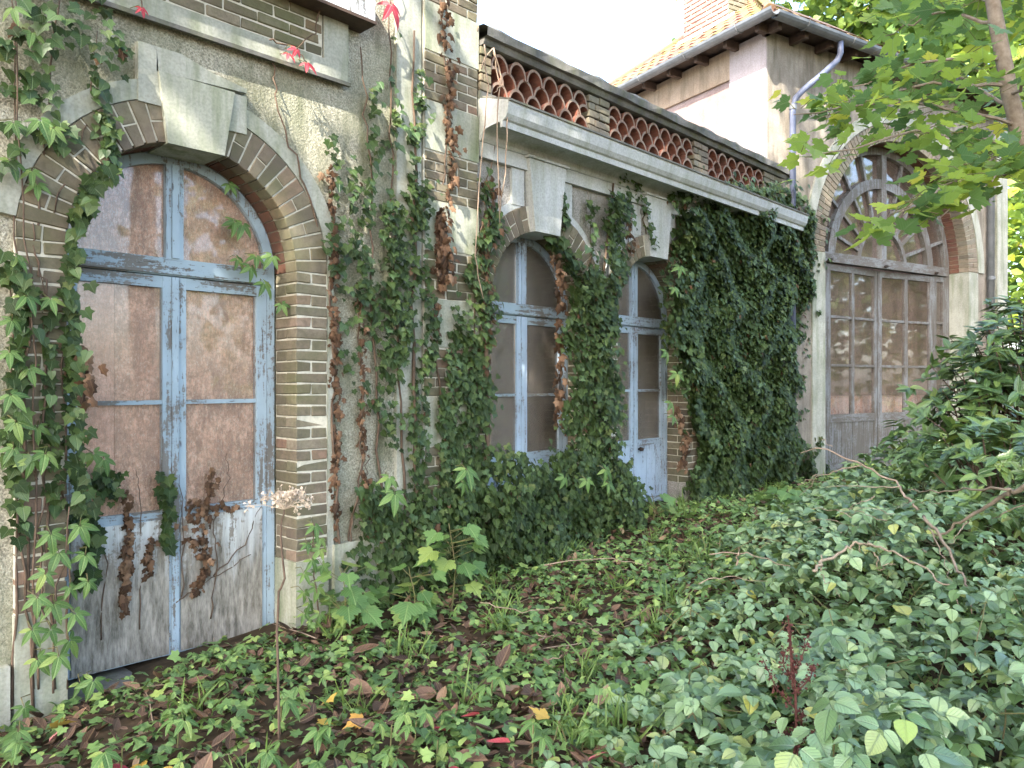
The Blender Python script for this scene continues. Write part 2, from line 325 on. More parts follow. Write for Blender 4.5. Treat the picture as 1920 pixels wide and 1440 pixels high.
M['laurel'] = mat_leaf('laurel_leaf', [(0, (0.030, 0.070, 0.018)), (0.5, (0.065, 0.13, 0.032)), (0.85, (0.12, 0.20, 0.05)), (1, (0.22, 0.29, 0.06))], 0.28, 0.6, 0.12, (0.2, 0.28, 0.1), 0.35)
M['maple'] = mat_leaf('maple_leaf', [(0, (0.09, 0.17, 0.055)), (0.35, (0.16, 0.26, 0.065)), (0.65, (0.27, 0.38, 0.065)), (0.92, (0.42, 0.52, 0.07)), (1, (0.60, 0.54, 0.07))], 0.42, 0.45, 0.55, (0.26, 0.32, 0.14), 0.35, 1)  # leaf colours lightened in place of sunlight the garden trees block
M['tree_leaf'] = mat_leaf('tree_leaf', [(0, (0.05, 0.105, 0.025)), (0.5, (0.085, 0.16, 0.035)), (0.9, (0.16, 0.24, 0.045)), (1, (0.30, 0.32, 0.05))], 0.5, 0.35, 0.35, (0.2, 0.3, 0.1), 0.2)
M['litter'] = mat_leaf('fallen_leaf', [(0, (0.035, 0.022, 0.016)), (0.35, (0.070, 0.042, 0.028)), (0.7, (0.125, 0.073, 0.046)), (0.92, (0.21, 0.125, 0.075)), (1, (0.34, 0.25, 0.15))], 0.6, 0.3, 0.08, (0.33, 0.22, 0.13), 0.35, 1)
M['litter_red'] = mat_leaf('red_fallen_leaf', [(0, (0.33, 0.035, 0.05)), (0.6, (0.45, 0.08, 0.09)), (1, (0.55, 0.25, 0.23))], 0.6, 0.3, 0.08, (0.5, 0.2, 0.18), 0.3, 1)
M['litter_yellow'] = mat_leaf('yellow_fallen_leaf', [(0, (0.48, 0.30, 0.05)), (0.5, (0.55, 0.38, 0.08)), (1, (0.50, 0.24, 0.06))], 0.6, 0.3, 0.1, (0.5, 0.35, 0.1), 0.3, 1)
M['grass'] = mat_leaf('grass_blade', [(0, (0.06, 0.12, 0.02)), (1, (0.17, 0.25, 0.06))], 0.5, 0.4, 0.25, (0.2, 0.3, 0.1), 0.2)

# ------------------------------------------------------------------ leaf shapes (tip towards +y, face towards +z)
def fan(right, c, cup=0.10, droop=0.12):
    left = [(-x, y) for x, y in reversed(right[1:-1])] if right[-1][0] == 0 else [(-x, y) for x, y in reversed(right[1:])]
    o = right + left; V = [(c[0], c[1], 0.0)] + [(x, y, cup * abs(x) - droop * y * y * 0.6) for x, y in o]
    m = len(o); F = [(0, 1 + i, 1 + (i + 1) % m) for i in range(m)]
    return np.array(V), np.array(F), np.array([(v[0], v[1]) for v in V])
def leaflet(w, prof, fold=0.18, droop=0.22):
    V = []; F = []
    for y, k in prof:
        z = -droop * y * y; V += [(-w * k, y, z + fold * w * k), (0, y, z), (w * k, y, z + fold * w * k)]
    for i in range(len(prof) - 1):
        a = 3 * i; b = a + 3
        F += [(a, a + 1, b + 1), (a, b + 1, b), (a + 1, a + 2, b + 2), (a + 1, b + 2, b + 1)]
    return np.array(V, float), np.array(F), np.array([(v[0], v[1]) for v in V])
def compound(lf, parts):
    Vs = []; Fs = []; U = []; n = 0
    for ang, ln, off, tilt in parts:
        v, f, u = lf; a = R(ang)
        q = v * ln; y = q[:, 1] * math.cos(tilt) - q[:, 2] * math.sin(tilt); z = q[:, 1] * math.sin(tilt) + q[:, 2] * math.cos(tilt)
        x = q[:, 0]; y = y + off
        Vs.append(np.stack([x * math.cos(a) + y * math.sin(a), -x * math.sin(a) + y * math.cos(a), z], 1)); Fs.append(f + n); U.append(u); n += len(v)
    return np.concatenate(Vs), np.concatenate(Fs), np.concatenate(U)
OV = [(0, .04), (.14, .84), (.32, 1.0), (.55, .96), (.78, .58), (1.0, .02)]
OVW = [(0, .10), (.10, .70), (.28, 1.0), (.5, .98), (.70, .74), (.86, .38), (1.0, .02)]
OVT = [(0, .10), (.08, .62), (.12, .56), (.20, .90), (.24, .82), (.33, 1.04), (.37, .94), (.48, 1.02), (.52, .90), (.63, .86), (.67, .72), (.77, .62), (.81, .48), (.91, .28), (1.0, .02)]
T_IVY = fan([(0, .04), (.18, -.12), (.50, -.04), (.42, .18), (.58, .44), (.28, .50), (0, .92)], (0, .38), 0.16, 0.18)
T_IVY2 = fan([(0, .02), (.20, -.08), (.42, .08), (.40, .34), (.26, .62), (0, 1.0)], (0, .36), 0.20, 0.25)
T_CRUMP = fan([(0, .04), (.16, -.05), (.34, .05), (.22, .28), (.34, .50), (.14, .60), (0, .85)], (0, .38), -0.45, 0.75)
T_CREEP = compound(leaflet(.185, OV, .2, .3), [(-112, .60, .05, -.2), (-55, .86, .05, -.15), (0, 1, .06, -.12), (55, .86, .05, -.15), (112, .60, .05, -.2)])
T_BRAM = compound(leaflet(.38, OVW, .16, .22), [(-78, .82, .10, -.1), (0, 1, .30, -.12), (78, .82, .10, -.1)])
T_BRAMT = compound(leaflet(.40, OVT, .30, .30), [(-78, .82, .10, -.1), (0, 1, .30, -.12), (78, .82, .10, -.1)])
T_SMALL3 = compound(leaflet(.40, [(0, .1), (.25, .85), (.55, 1.0), (.85, .5), (1, .05)], .15, .2), [(-75, .9, .05, -.1), (0, 1, .10, -.1), (75, .9, .05, -.1)])
T_MAPLE = fan([(0, 0), (.14, -.10), (.40, -.10), (.36, .04), (.52, .12), (.64, .40), (.47, .40), (.42, .52), (.22, .46), (.27, .66), (.13, .72), (0, 1.02)], (0, .28), 0.10, 0.20)
T_LAUR = leaflet(.19, OV, .35, .15)
T_DEAD = leaflet(.26, OV, .75, .35)
T_LITTER = leaflet(.24, OV, .55, -.25)
T_BLADE = leaflet(.03, [(0, .7), (.3, 1), (.6, .9), (.85, .5), (1, .05)], .3, .5)
T_CARD = fan([(0, 0), (.40, .12), (.46, .45), (.22, .72), (0, 1.0)], (0, .4), 0.15, 0.3)

def mesh_np(name, V, F, UV, mat):
    me = bpy.data.meshes.new(name); me.vertices.add(len(V)); me.vertices.foreach_set('co', V.astype(np.float32).ravel())
    me.loops.add(F.size); me.loops.foreach_set('vertex_index', F.astype(np.int32).ravel())
    me.polygons.add(len(F)); me.polygons.foreach_set('loop_start', np.arange(0, F.size, 3, dtype=np.int32))
    me.polygons.foreach_set('loop_total', np.full(len(F), 3, dtype=np.int32)); me.polygons.foreach_set('use_smooth', np.ones(len(F), dtype=bool))
    uv = me.uv_layers.new(name='UVMap'); uv.data.foreach_set('uv', UV[F.ravel()].astype(np.float32).ravel())
    me.materials.append(mat); me.update(calc_edges=True); return me
def frames(nrm, tip):
    """rotation matrices with columns x, y=tip, z=normal"""
    z = nrm / np.linalg.norm(nrm, axis=1, keepdims=True)
    y = tip - (tip * z).sum(1, keepdims=True) * z; y /= (np.linalg.norm(y, axis=1, keepdims=True) + 1e-9)
    x = np.cross(y, z); return np.stack([x, y, z], 2)
def scatter(name, tmpl, P, Rm, S, mat, parent=None, inv=None, kind='stuff'):
    V, F, U = tmpl; n = len(P)
    if n == 0: return None
    W = np.einsum('nij,vj->nvi', Rm, V) * S[:, None, None] + P[:, None, :]
    Fa = (F[None] + (np.arange(n) * len(V))[:, None, None]).reshape(-1, 3)
    o = link(name, mesh_np(name, W.reshape(-1, 3), Fa, np.tile(U, (n, 1)), mat), parent, inv)
    if kind: o['kind'] = kind
    return o
_unit = {}
def unit_mesh(key, tmpl, mat):
    if key not in _unit: _unit[key] = mesh_np(key, tmpl[0], tmpl[1], tmpl[2], mat)
    return _unit[key]
def leaf_objs(name, key, tmpl, P, Rm, S, mat, parent, inv=None):
    me = unit_mesh(key, tmpl, mat); out = []
    ivm = Matrix.Translation(-Vector(inv)) if inv is not None else Matrix.Identity(4)
    for i in range(len(P)):
        o = bpy.data.objects.new(name, me); COL.objects.link(o)
        if parent is not None: o.parent = parent; o.matrix_parent_inverse = ivm
        m = Matrix.Identity(4)
        for a in range(3):
            for b in range(3): m[a][b] = Rm[i, a, b] * S[i]
            m[a][3] = P[i, a]
        o.matrix_basis = m; out.append(o)
    return out
def in_poly(pts, poly):
    x, y = pts[:, 0], pts[:, 1]; ins = np.zeros(len(pts), bool); n = len(poly); j = n - 1
    for i in range(n):
        xi, yi = poly[i]; xj, yj = poly[j]
        c = ((yi > y) != (yj > y)) & (x < (xj - xi) * (y - yi) / (yj - yi + 1e-12) + xi); ins ^= c; j = i
    return ins

# ------------------------------------------------------------------ bricks
def brick_mesh(name, lx, ly, lz, mat, jit=0.004):
    bm = bmesh.new(); bmesh.ops.create_cube(bm, size=1.0)
    for v in bm.verts: v.co = Vector((v.co.x * lx, v.co.y * ly, v.co.z * lz)) + Vector(rng.uniform(-jit, jit, 3))
    bmesh.ops.bevel(bm, geom=bm.edges[:], offset=0.005, segments=1, affect='EDGES')
    me = bpy.data.meshes.new(name); bm.to_mesh(me); bm.free(); me.materials.append(mat); return me
_bm = {}
def brick_variant(lx, ly, lz, mat):
    k = (round(lx, 3), round(ly, 3), round(lz, 3), mat.name)
    if k not in _bm: _bm[k] = [brick_mesh('brick', lx, ly, lz, mat) for _ in range(4)]
    return random.choice(_bm[k])
def brick(parent, inv, x, y, z, lx, ly, lz, mat, ry=0.0, rz=0.0):
    o = bpy.data.objects.new('brick', brick_variant(lx, ly, lz, mat)); COL.objects.link(o); o.parent = parent
    if inv is not None: o.matrix_parent_inverse = Matrix.Translation(-Vector(inv))
    o.location = (x + random.uniform(-.002, .002), y + random.uniform(-.004, .003), z + random.uniform(-.0015, .0015)); o.rotation_euler = (random.uniform(-.01, .01), ry, rz)
    return o
_wg = {}
def wedge(parent, inv, cx, cz, r0, r1, ang, da, y0, y1, mat, name='brick', gap=0.0045):
    k = (round(r0, 3), round(r1, 3), round(da, 4), round(y1 - y0, 3), mat.name)
    if k not in _wg:
        L = []
        for _ in range(3):
            w0 = r0 * math.tan(da / 2) - gap; w1 = r1 * math.tan(da / 2) - gap; d = (y1 - y0) / 2
            m = MB(); J = lambda: random.uniform(-.003, .003)
            q = [(-w0 + J(), r0 + J()), (w0 + J(), r0 + J()), (w1 + J(), r1 + J()), (-w1 + J(), r1 + J())]
            c = [(p[0] * 0.90, (p[1] - (r0 + r1) / 2) * 0.965 + (r0 + r1) / 2) for p in q]
            m.v = [(p[0], -d, p[1]) for p in c] + [(p[0], -d + .006, p[1]) for p in q] + [(p[0], d, p[1]) for p in q]
            m.f = [(0, 1, 2, 3)] + [(i, i + 4, (i + 1) % 4 + 4, (i + 1) % 4) for i in range(4)] + [(i + 4, i + 8, (i + 1) % 4 + 8, (i + 1) % 4 + 4) for i in range(4)] + [(11, 10, 9, 8)]
            L.append(m.mesh('brick', mat))
        _wg[k] = L
    o = bpy.data.objects.new(name, random.choice(_wg[k])); COL.objects.link(o); o.parent = parent
    if inv is not None: o.matrix_parent_inverse = Matrix.Translation(-Vector(inv))
    o.location = (cx, (y0 + y1) / 2 + random.uniform(-.004, .002), cz); o.rotation_euler = (0, math.pi / 2 - ang, 0)
    return o
def arch_bricks(parent, inv, cx, cz, r0, ln, y0, depth, mat, back_mat=None, skip=None, pitch=0.072, back=True):
    n = int(round(math.pi * (r0 + 0.02) / pitch)); da = math.pi / n; half = ln / 2
    for i in range(n):
        a = (i + 0.5) * da
        if skip and skip[0] < a < skip[1]: continue
        if i % 2 == 0: wedge(parent, inv, cx, cz, r0, r0 + ln, a, da, y0, y0 + depth / 2 - .005, mat)
        else:
            wedge(parent, inv, cx, cz, r0, r0 + half - .005, a, da, y0, y0 + depth / 2 - .005, mat)
            wedge(parent, inv, cx, cz, r0 + half + .005, r0 + ln, a, da, y0, y0 + depth / 2 - .005, mat)
        if back: wedge(parent, inv, cx, cz, r0 + .002, r0 + half, a, da, y0 + depth / 2 + .005, y0 + depth, back_mat or mat)
def jamb_bricks(parent, inv, xa, side, z0, z1, y0, wid, depth, mat, pitch=0.072, back_mat=None):
    """xa: the arris; side +1 when the brickwork lies at larger x"""
    n = int((z1 - z0) / pitch); pitch = (z1 - z0) / n; h = pitch - .010
    for i in range(n):
        z = z0 + (i + .5) * pitch; hd = depth / 2
        if i % 2 == 0:
            brick(parent, inv, xa + side * wid / 2, y0 + hd / 2 - .002, z, wid, hd - .008, h, mat)
            brick(parent, inv, xa + side * wid * .25, y0 + hd * 1.5, z, wid * .5 - .008, hd - .006, h, back_mat or mat)
        else:
            brick(parent, inv, xa + side * (wid * .25 - .002), y0 + hd - .002, z, wid * .5 - .008, depth - .006, h, mat)
            brick(parent, inv, xa + side * wid * .75, y0 + hd / 2 - .002, z, wid * .5 - .006, hd - .008, h, mat)

def facade(x0, x1, z0, z1, y0, y1, ops):
    """a wall slab with arched openings (cx, half width, sill, spring)"""
    m = MB(); xs = x0
    for cx, r, zs, zp in sorted(ops):
        m.box(xs, cx - r, y0, y1, z0, z1)
        if zs > z0: m.box(cx - r, cx + r, y0, y1, z0, zs)
        n = 20; top = zp + r + 0.02
        for i in range(n):
            a = math.pi - math.pi * i / n; b = math.pi - math.pi * (i + 1) / n
            xa, za, xb, zb = cx + r * math.cos(a), zp + r * math.sin(a), cx + r * math.cos(b), zp + r * math.sin(b)
            m.prism([(xa, za), (xb, zb), (xb, z1), (xa, z1)], y0, y1)
        xs = cx + r
    m.box(xs, x1, y0, y1, z0, z1)
    return m

# ------------------------------------------------------------------ ground
m = MB(); xs = np.concatenate([np.linspace(-60, -4, 12), np.linspace(-3, 12, 76), np.linspace(14, 80, 14)]); ys = np.concatenate([np.linspace(-70, -7, 14), np.linspace(-6, 1, 36), np.linspace(3, 90, 12)])
for j, y in enumerate(ys):
    for i, x in enumerate(xs): m.v.append((x, y, float(gz(x, y)) - (0.0 if y < 0.6 else 0.12)))
for j in range(len(ys) - 1):
    for i in range(len(xs) - 1): n = j * len(xs) + i; m.f.append((n, n + 1, n + 1 + len(xs), n + len(xs)))
tag(m.build('ground', M['soil'], smooth=True), kind='structure')

# ------------------------------------------------------------------ the tall house on the near side
CXM, RM, ZP = 1.978, 0.667, 2.33
house = tag(empty('house', (1.0, 0.5, -0.1)), 'tall house with roughcast wall and brick arched doorway beside the low wing', 'house')
HI = (1.0, 0.5, -0.1)
facade(-4.0, 3.50, -0.6, 6.6, 0.02, 0.40, [(CXM, RM + .015, -0.3, ZP)]).build('roughcast_wall', M['roughcast'], house, HI)
MB().box(3.5, 4.27, 0.03, 0.40, -0.6, 6.6).box(3.87, 4.27, 0.40, 6.0, -0.6, 6.6).build('corner_wall', M['cement'], house, HI)
MB().box(-4.0, 4.26, 5.8, 6.0, -0.6, 6.6).box(-4.0, -3.7, 0.40, 5.8, -.6, 6.6).box(-4, 4.26, .40, 5.8, 6.3, 6.6).build('back_wall', M['roughcast'], house, HI)
MB().box(3.47, 3.70, -0.01, 0.03, -0.4, 6.6).build('pilaster_strip', M['cement'], house, HI)
# plinth
MB().box(2.92, 3.70, -0.045, 0.02, -0.4, 0.52).build('plinth', M['stone'], house, HI)
MB().box(-3.0, 1.05, -0.035, 0.02, -0.5, 0.20).build('plinth', M['cement'], house, HI)
# quoins: brick blocks and stone blocks by turns
quo = MB().box(3.72, 4.275, -.012, 0.03, -.4, 6.6).build('quoin_strip', M['mortar'], house, HI)
zq = 0.76; k = 0
while zq < 5.2:
    if k % 2 == 0:
        for c in range(5):
            z = zq + .035 + c * .073
            if c % 2 == 0:
                for a, b in ((3.725, 3.94), (3.945, 4.165), (4.17, 4.28)): brick(quo, None, (a + b) / 2, .005, z, b - a - .009, .05, .064, M['brick'])
            else:
                for a, b in ((3.725, 3.83), (3.835, 4.055), (4.06, 4.28)): brick(quo, None, (a + b) / 2, .005, z, b - a - .009, .05, .064, M['brick'])
        zq += .368
    else:
        MB().box(3.728, 4.285, -0.022, -.012, zq + .006, zq + .372).build('quoin_stone', M['stone'], quo); zq += .378
    k += 1
MB().box(3.728, 4.29, -0.024, -.012, 0.36, 0.752).build('quoin_stone', M['white_stone'], quo)
# arched brick surround of the doorway
sur = MB()
sur.arc(CXM, ZP, RM + .012, RM + .236, 0, math.pi, -.012, 0.25, 36)
sur.box(CXM - RM - .236, CXM - RM - .012, -.012, 0.25, 0.44, ZP).box(CXM + RM + .012, CXM + RM + .236, -.012, 0.25, 0.44, ZP)
sur = sur.build('door_surround', M['mortar'], house, HI)
arch_bricks(sur, None, CXM, ZP, RM, .235, -0.019, .265, M['brick'], M['red_brick'], skip=(1.33, 1.80))
for sd in (1, -1): jamb_bricks(sur, None, CXM + sd * RM, sd, 0.44, ZP, -0.019, .235, .265, M['brick'])
MB().box(CXM + RM, CXM + RM + .24, -0.02, .25, -.3, .44).build('jamb_stone', M['stone'], sur)
MB().box(CXM - RM - .24, CXM - RM, -0.02, .25, -.4, .44).build('jamb_stone', M['stone'], sur)
MB().arc(CXM, ZP, RM + .240, RM + .345, 0.12, 1.27, -0.022, 0.02, 16).build('hood_band', M['cement'], house, HI)
MB().arc(CXM, ZP, RM + .240, RM + .345, 1.86, 3.02, -0.022, 0.02, 16).build('hood_band', M['cement'], house, HI)
MB().box(CXM + RM + .238, CXM + RM + .285, -.018, .02, .3, ZP + .11).build('hood_band', M['cement'], house, HI)
key = MB().prism([(1.815, 2.965), (2.15, 2.965), (2.215, 3.36), (1.765, 3.36)], -0.05, 0.24).build('keystone', M['stone'], house, HI)
MB().prism([(1.66, 3.17), (1.80, 3.17), (1.77, 3.35), (1.76, 3.5), (1.66, 3.5)], -.031, .02).prism([(2.21, 3.36), (2.30, 3.36), (2.30, 3.13), (2.18, 3.13)], -.031, .02).prism([(1.76, 3.362), (2.30, 3.384), (2.30, 3.41), (2.1, 3.44), (1.9, 3.50), (1.76, 3.5)], -.031, .02).build('crown_slab', M['cement'], house, HI)
# brick apron under the upper window, with its stone frame
ap = MB().box(-0.4, 2.84, -.018, 0.02, 3.77, 4.40).build('apron', M['mortar'], house, HI)
for r_ in range(8):
    z = 3.775 + .035 + r_ * .073; x = -0.4 + (r_ % 2) * .11
    while x < 2.84:
        x1 = min(x + .222, 2.84)
        if x1 - x > .05: brick(ap, None, (x + x1) / 2, .0, z, x1 - x - .01, .05, .062, M['brick'])
        x = x1
MB().box(-0.4, 3.04, -0.03, 0.02, 3.655, 3.768).box(2.848, 3.04, -0.03, .02, 3.768, 4.12).build('apron_frame', M['cement'], house, HI)
MB().box(-0.4, 3.05, -0.045, -0.02, 3.63, 3.655).build('string_moulding', M['dark_stone'], house, HI)
MB().box(1.2, 3.16, -0.17, 0.02, 4.075, 4.40).build('window_box', M['white_wood'], house, HI)
MB().box(1.2, 3.17, -0.175, 0.02, 4.052, 4.073).build('sill_strip', M['wood_dark'], house, HI)

# ------------------------------------------------------------------ arched glazed doors
def arched_door(name, parent, inv, cx, r, zp, y, z0, zg, wood, woodx, panel, boards, glass, bars, planks=False, knob=None, backs='brown'):
    """transom light over two glazed leaves; zg: bottom of the glass"""
    d = MB().arc(cx, zp, r - .065, r - .002, 0, math.pi, y, y + .06, 28).box(cx - r + .002, cx - r + .055, y, y + .06, z0, zp).box(cx + r - .055, cx + r - .002, y, y + .06, z0, zp)
    d = d.build(name, wood, parent, inv)
    MB().box(cx - r + .056, cx + r - .056, y - .012, y + .055, zp - .075, zp + .03).box(cx - r + .056, cx + r - .056, y - .028, y - .012, zp - .068, zp - .048).build('transom', woodx, d)
    MB().box(cx - .052, cx + .052, y - .006, y + .055, zp + .031, zp + r - .066).box(cx - .022, cx + .022, y - .022, y - .006, zp + .032, zp + r - .068).build('mullion', wood, d)
    for s in (-1, 1):                          # quarter panes of the transom light
        pts = [(cx + s * .053, zp + .032)]
        rr = r - .066
        a0 = math.asin(.032 / rr); a1 = math.acos(.053 / rr)
        pts += [(cx + s * rr * math.cos(a0 + (a1 - a0) * i / 12), zp + rr * math.sin(a0 + (a1 - a0) * i / 12)) for i in range(13)]
        MB().prism(pts, y + .028, y + .032).build('pane', glass, d)
        if boards: MB().prism([(cx + (p[0] - cx) * .995, p[1]) for p in pts], y + .045, y + .055).build('pane_backing', boards[0], d)
    for s in (-1, 1):
        xi, xo = cx + s * .006, cx + s * (r - .058); x0, x1 = min(xi, xo), max(xi, xo); zt = zp - .080
        si = .066; so_ = .070
        lf = MB()
        xa, xb = (x0 + si, x1 - so_) if s > 0 else (x0 + so_, x1 - si)
        yl = y + (.004 if s > 0 else .0)
        lf.box(x0, xa, yl, yl + .045, z0 + .02, zt).box(xb, x1, yl, yl + .045, z0 + .02, zt)
        lf = lf.build('leaf', wood, d)
        for ra, rb in ((zt - .07, zt), (zg - .07, zg), (z0 + .021, z0 + .10)): MB().box(xa, xb, yl + .002, yl + .043, ra, rb).build('rail', woodx, lf)
        zz = [zg] + bars + [zt - .07]
        for b in bars: MB().box(xa, xb, yl + .006, yl + .040, b - .013, b + .013).build('glazing_bar', woodx, lf)
        for a, b in zip(zz[:-1], zz[1:]):
            MB().box(xa + .001, xb - .001, yl + .020, yl + .024, a + (.013 if a in bars else 0), b - (.013 if b in bars else 0)).build('pane', glass, lf)
            if boards:
                w = (xb - xa)
                if s < 0:
                    MB().box(xa - .03, xa + w * .45, yl + .050, yl + .058, a - .01, b + .01).build('pane_backing', boards[1], lf)  # house door and arched window: this strip paints in the panes' reflection
                    MB().box(xa + w * .45 + .004, xb + .02, yl + .056, yl + .064, a - .01, b + .01).build('pane_backing', boards[2], lf)
                else:
                    MB().box(xa - .02, xb + .03, yl + .050, yl + .058, a - .01, b + .01).build('pane_backing', boards[3], lf)
        if planks:
            n = 5; w = (xb - xa) / n
            for i in range(n): MB().box(xa + i * w + .003, xa + (i + 1) * w - .003, yl + .008 + .002 * (i % 2), yl + .03, z0 + .101, zg - .071).build('plank', panel, lf)
        else:
            MB().box(xa - .035, xb + .035, yl - .010, yl - .001, z0 + .03, zg - .055).build('panel', panel, lf)
    MB().box(cx - .02, cx + .02, y - .014, y - .002, z0 + .03, zp - .082).build('meeting_strip', wood, d)
    if knob:
        mm = MB(); mm.tube([(cx + knob[0], y + .0, knob[1]), (cx + knob[0], y - .03, knob[1])], .010, .010, 8); mm.tube([(cx + knob[0], y - .028, knob[1]), (cx + knob[0], y - .04, knob[1]), (cx + knob[0], y - .06, knob[1])], .024, .018, 10)
        mm.build('knob', M['iron'], d, smooth=True)
    return d
B4 = [M['board'], M['door_reflection'], M['board'], M['board']]
arched_door('door', house, HI, CXM, RM, ZP, .25, -0.06, 0.84, M['blue'], M['blue_x'], M['door_panel'], B4, M['glass'], [1.49])
MB().box(CXM - RM - .1, CXM + RM + .1, .02, .5, -.3, -.07).build('threshold', M['dark_stone'], house, HI)

# ------------------------------------------------------------------ the low wing
WI = (7.0, 0.5, 0.1)
wing = tag(empty('wing', WI), 'low one-storey wing with pierced tile parapet and ivy-hung arched windows', 'building')
RW = .65; ZW = 2.29; W1, W2 = 5.10, 6.87
facade(4.275, 10.05, -0.3, 3.46, 0.03, 0.40, [(W1, RW + .012, .70, ZW), (W2, RW + .012, .20, ZW)]).build('roughcast_wall', M['roughcast_pale'], wing, WI)
MB().box(4.28, 10.0, 3.4, 3.6, -.3, 3.9).box(4.28, 10.2, .40, 3.4, 3.6, 3.75).build('back_wall', M['roughcast_pale'], wing, WI)
for cx, zb in ((W1, .9), (W2, .5)):
    s = MB().arc(cx, ZW, RW + .010, RW + .216, 0, math.pi, 0.004, .28, 32)
    s.box(cx - RW - .216, cx - RW - .010, .004, .28, zb, ZW).box(cx + RW + .010, cx + RW + .216, .004, .28, zb, ZW)
    s = s.build('window_surround' if cx == W1 else 'door_surround', M['mortar'], wing, WI)
    arch_bricks(s, None, cx, ZW, RW, .215, -.002, .27, M['brick'], M['brick'], skip=(1.30, 1.84))
    for sd in (1, -1): jamb_bricks(s, None, cx + sd * RW, sd, zb, ZW, -.002, .215, .27, M['brick'])
    MB().prism([(cx - .17, 2.915), (cx + .16, 2.915), (cx + .245, 3.53), (cx - .245, 3.53)], -.055, .25).build('keystone', M['white_stone'], wing, WI)
    MB().box(cx - .27, cx + .27, -.075, .03, 3.532, 3.551).build('keystone_cap', M['white_stone'], wing, WI)
    for sd in (1, -1): MB().arc(cx, ZW, RW + .219, RW + .29, .1 if sd > 0 else 1.9, 1.24 if sd > 0 else 3.04, .012, .03, 12).build('hood_band', M['white_stone'], wing, WI)
    for sd in (1, -1): MB().box(min(cx + sd * .25, cx + sd * .40), max(cx + sd * .25, cx + sd * .40), .005, .03, 3.12, 3.43).build('panel_frame', M['white_stone'], wing, WI)
BW1 = [M['dark_inner'], M['pale_inner'], M['dim_board'], M['dim_board']]  # pale_inner puts the left panes' bright reflection into the backing colour
BW2 = [M['dim_board'], M['dim_board'], M['dim_board'], M['dim_board']]
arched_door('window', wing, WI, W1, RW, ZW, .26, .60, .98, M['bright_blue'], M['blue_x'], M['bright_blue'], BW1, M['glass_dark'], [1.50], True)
arched_door('door', wing, WI, W2, RW, ZW, .26, .28, 1.00, M['bright_blue'], M['bright_blue_x'], M['bright_blue'], BW2, M['glass_dark'], [1.53], True, (.075, .90))
MB().box(W1 - RW - .1, W1 + RW + .1, -.05, .4, .56, .62).build('sill', M['stone'], wing, WI)
# cornice: frieze, cove, fascia and lead lip
MB().box(4.30, 10.02, -.02, .40, 3.43, 3.55).build('frieze', M['white_stone'], wing, WI)
prof = [(.40, 3.552), (-.03, 3.552), (-.045, 3.575), (-.05, 3.60)] + [(-.05 - .20 * (1 - math.cos(t)), 3.60 + .05 * math.sin(t)) for t in np.linspace(.2, 1.57, 7)] + [(-.255, 3.605), (-.285, 3.605), (-.285, 3.655), (-.305, 3.665), (-.33, 3.70), (-.345, 3.77), (-.345, 3.80), (.1, 3.93), (.4, 3.93)]
MB().extrude_x(prof, 4.292, 9.95).build('cornice', M['white_stone'], wing, WI, smooth=False)
MB().extrude_x([(-.36, 3.795), (-.36, 3.812), (-.05, 3.905), (-.05, 3.89)], 4.292, 9.96).build('lead_flashing', M['dark_stone'], wing, WI)
# pierced parapet
par = MB().box(4.285, 10.0, .25, .40, 3.93, 4.32).box(4.285, 10.0, -.03, .25, 3.895, 3.955).build('parapet', M['dark_stone'], wing, WI)
tm = MB(); RO, RI = .110, .090; nseg = 10
for i in range(nseg + 1):
    a = math.pi * i / nseg
    sx = 1 + 0.0; up = 1.22
    for r_, y_ in ((RO, 0), (RI, 0), (RO, .24), (RI, .24)): tm.v.append((r_ * math.cos(a), y_, r_ * math.sin(a) * up))
for i in range(nseg):
    a = 4 * i; b = a + 4
    tm.f += [(a, a + 1, b + 1, b), (a + 2, b + 2, b + 3, a + 3), (a, b, b + 2, a + 2), (a + 1, a + 3, b + 3, b + 1)]
tile_me = tm.mesh('tile', M['terracotta'], smooth=False); tile_me.materials.append(M['tile_rim'])
for i in range(nseg): tile_me.polygons[4 * i].material_index = 1
def pier(x0, x1, mat):
    for c in range(5):
        z = 3.958 + .035 + c * .072; n = 1 if c % 2 == 0 else 2
        xs_ = [x0, x1] if n == 1 and x1 - x0 < .28 else ([x0, (x0 + x1) / 2, x1] if n == 1 else [x0, x0 + (x1 - x0) * .3, x1])
        for a, b in zip(xs_[:-1], xs_[1:]): brick(par, None, (a + b) / 2, .10, z, b - a - .008, .27, .062, mat)
for x0, x1, mt in ((4.29, 4.42, M['brick']), (5.70, 6.03, M['grey_brick']), (7.60, 7.92, M['grey_brick']), (9.32, 9.92, M['brick'])): pier(x0, x1, mt)
for xa, xb in ((4.42, 5.70), (6.03, 7.60), (7.92, 9.32)):
    n = int(round((xb - xa) / .216)); pt = (xb - xa) / n
    for row in range(3):
        cnt = n if row % 2 == 0 else n + 1
        for i in range(cnt):
            x = xa + pt * (i + .5) if row % 2 == 0 else xa + pt * i
            if row % 2 == 1 and (i == 0 or i == cnt - 1): x += .05 if i == 0 else -.05
            o = bpy.data.objects.new('tile', tile_me); COL.objects.link(o); o.parent = par
            o.location = (x, -.02 + random.uniform(-.008, .008), 3.957 + row * .112); o.scale = (pt / .222, 1, 1); o.rotation_euler = (0, random.uniform(-.03, .03), random.uniform(-.02, .02))
MB().extrude_x([(.40, 4.322), (-.055, 4.322), (-.07, 4.345), (-.075, 4.37), (.40, 4.37)], 4.30, 10.05).build('coping_moulding', M['dark_stone'], par)
cp = MB(); nx = 30
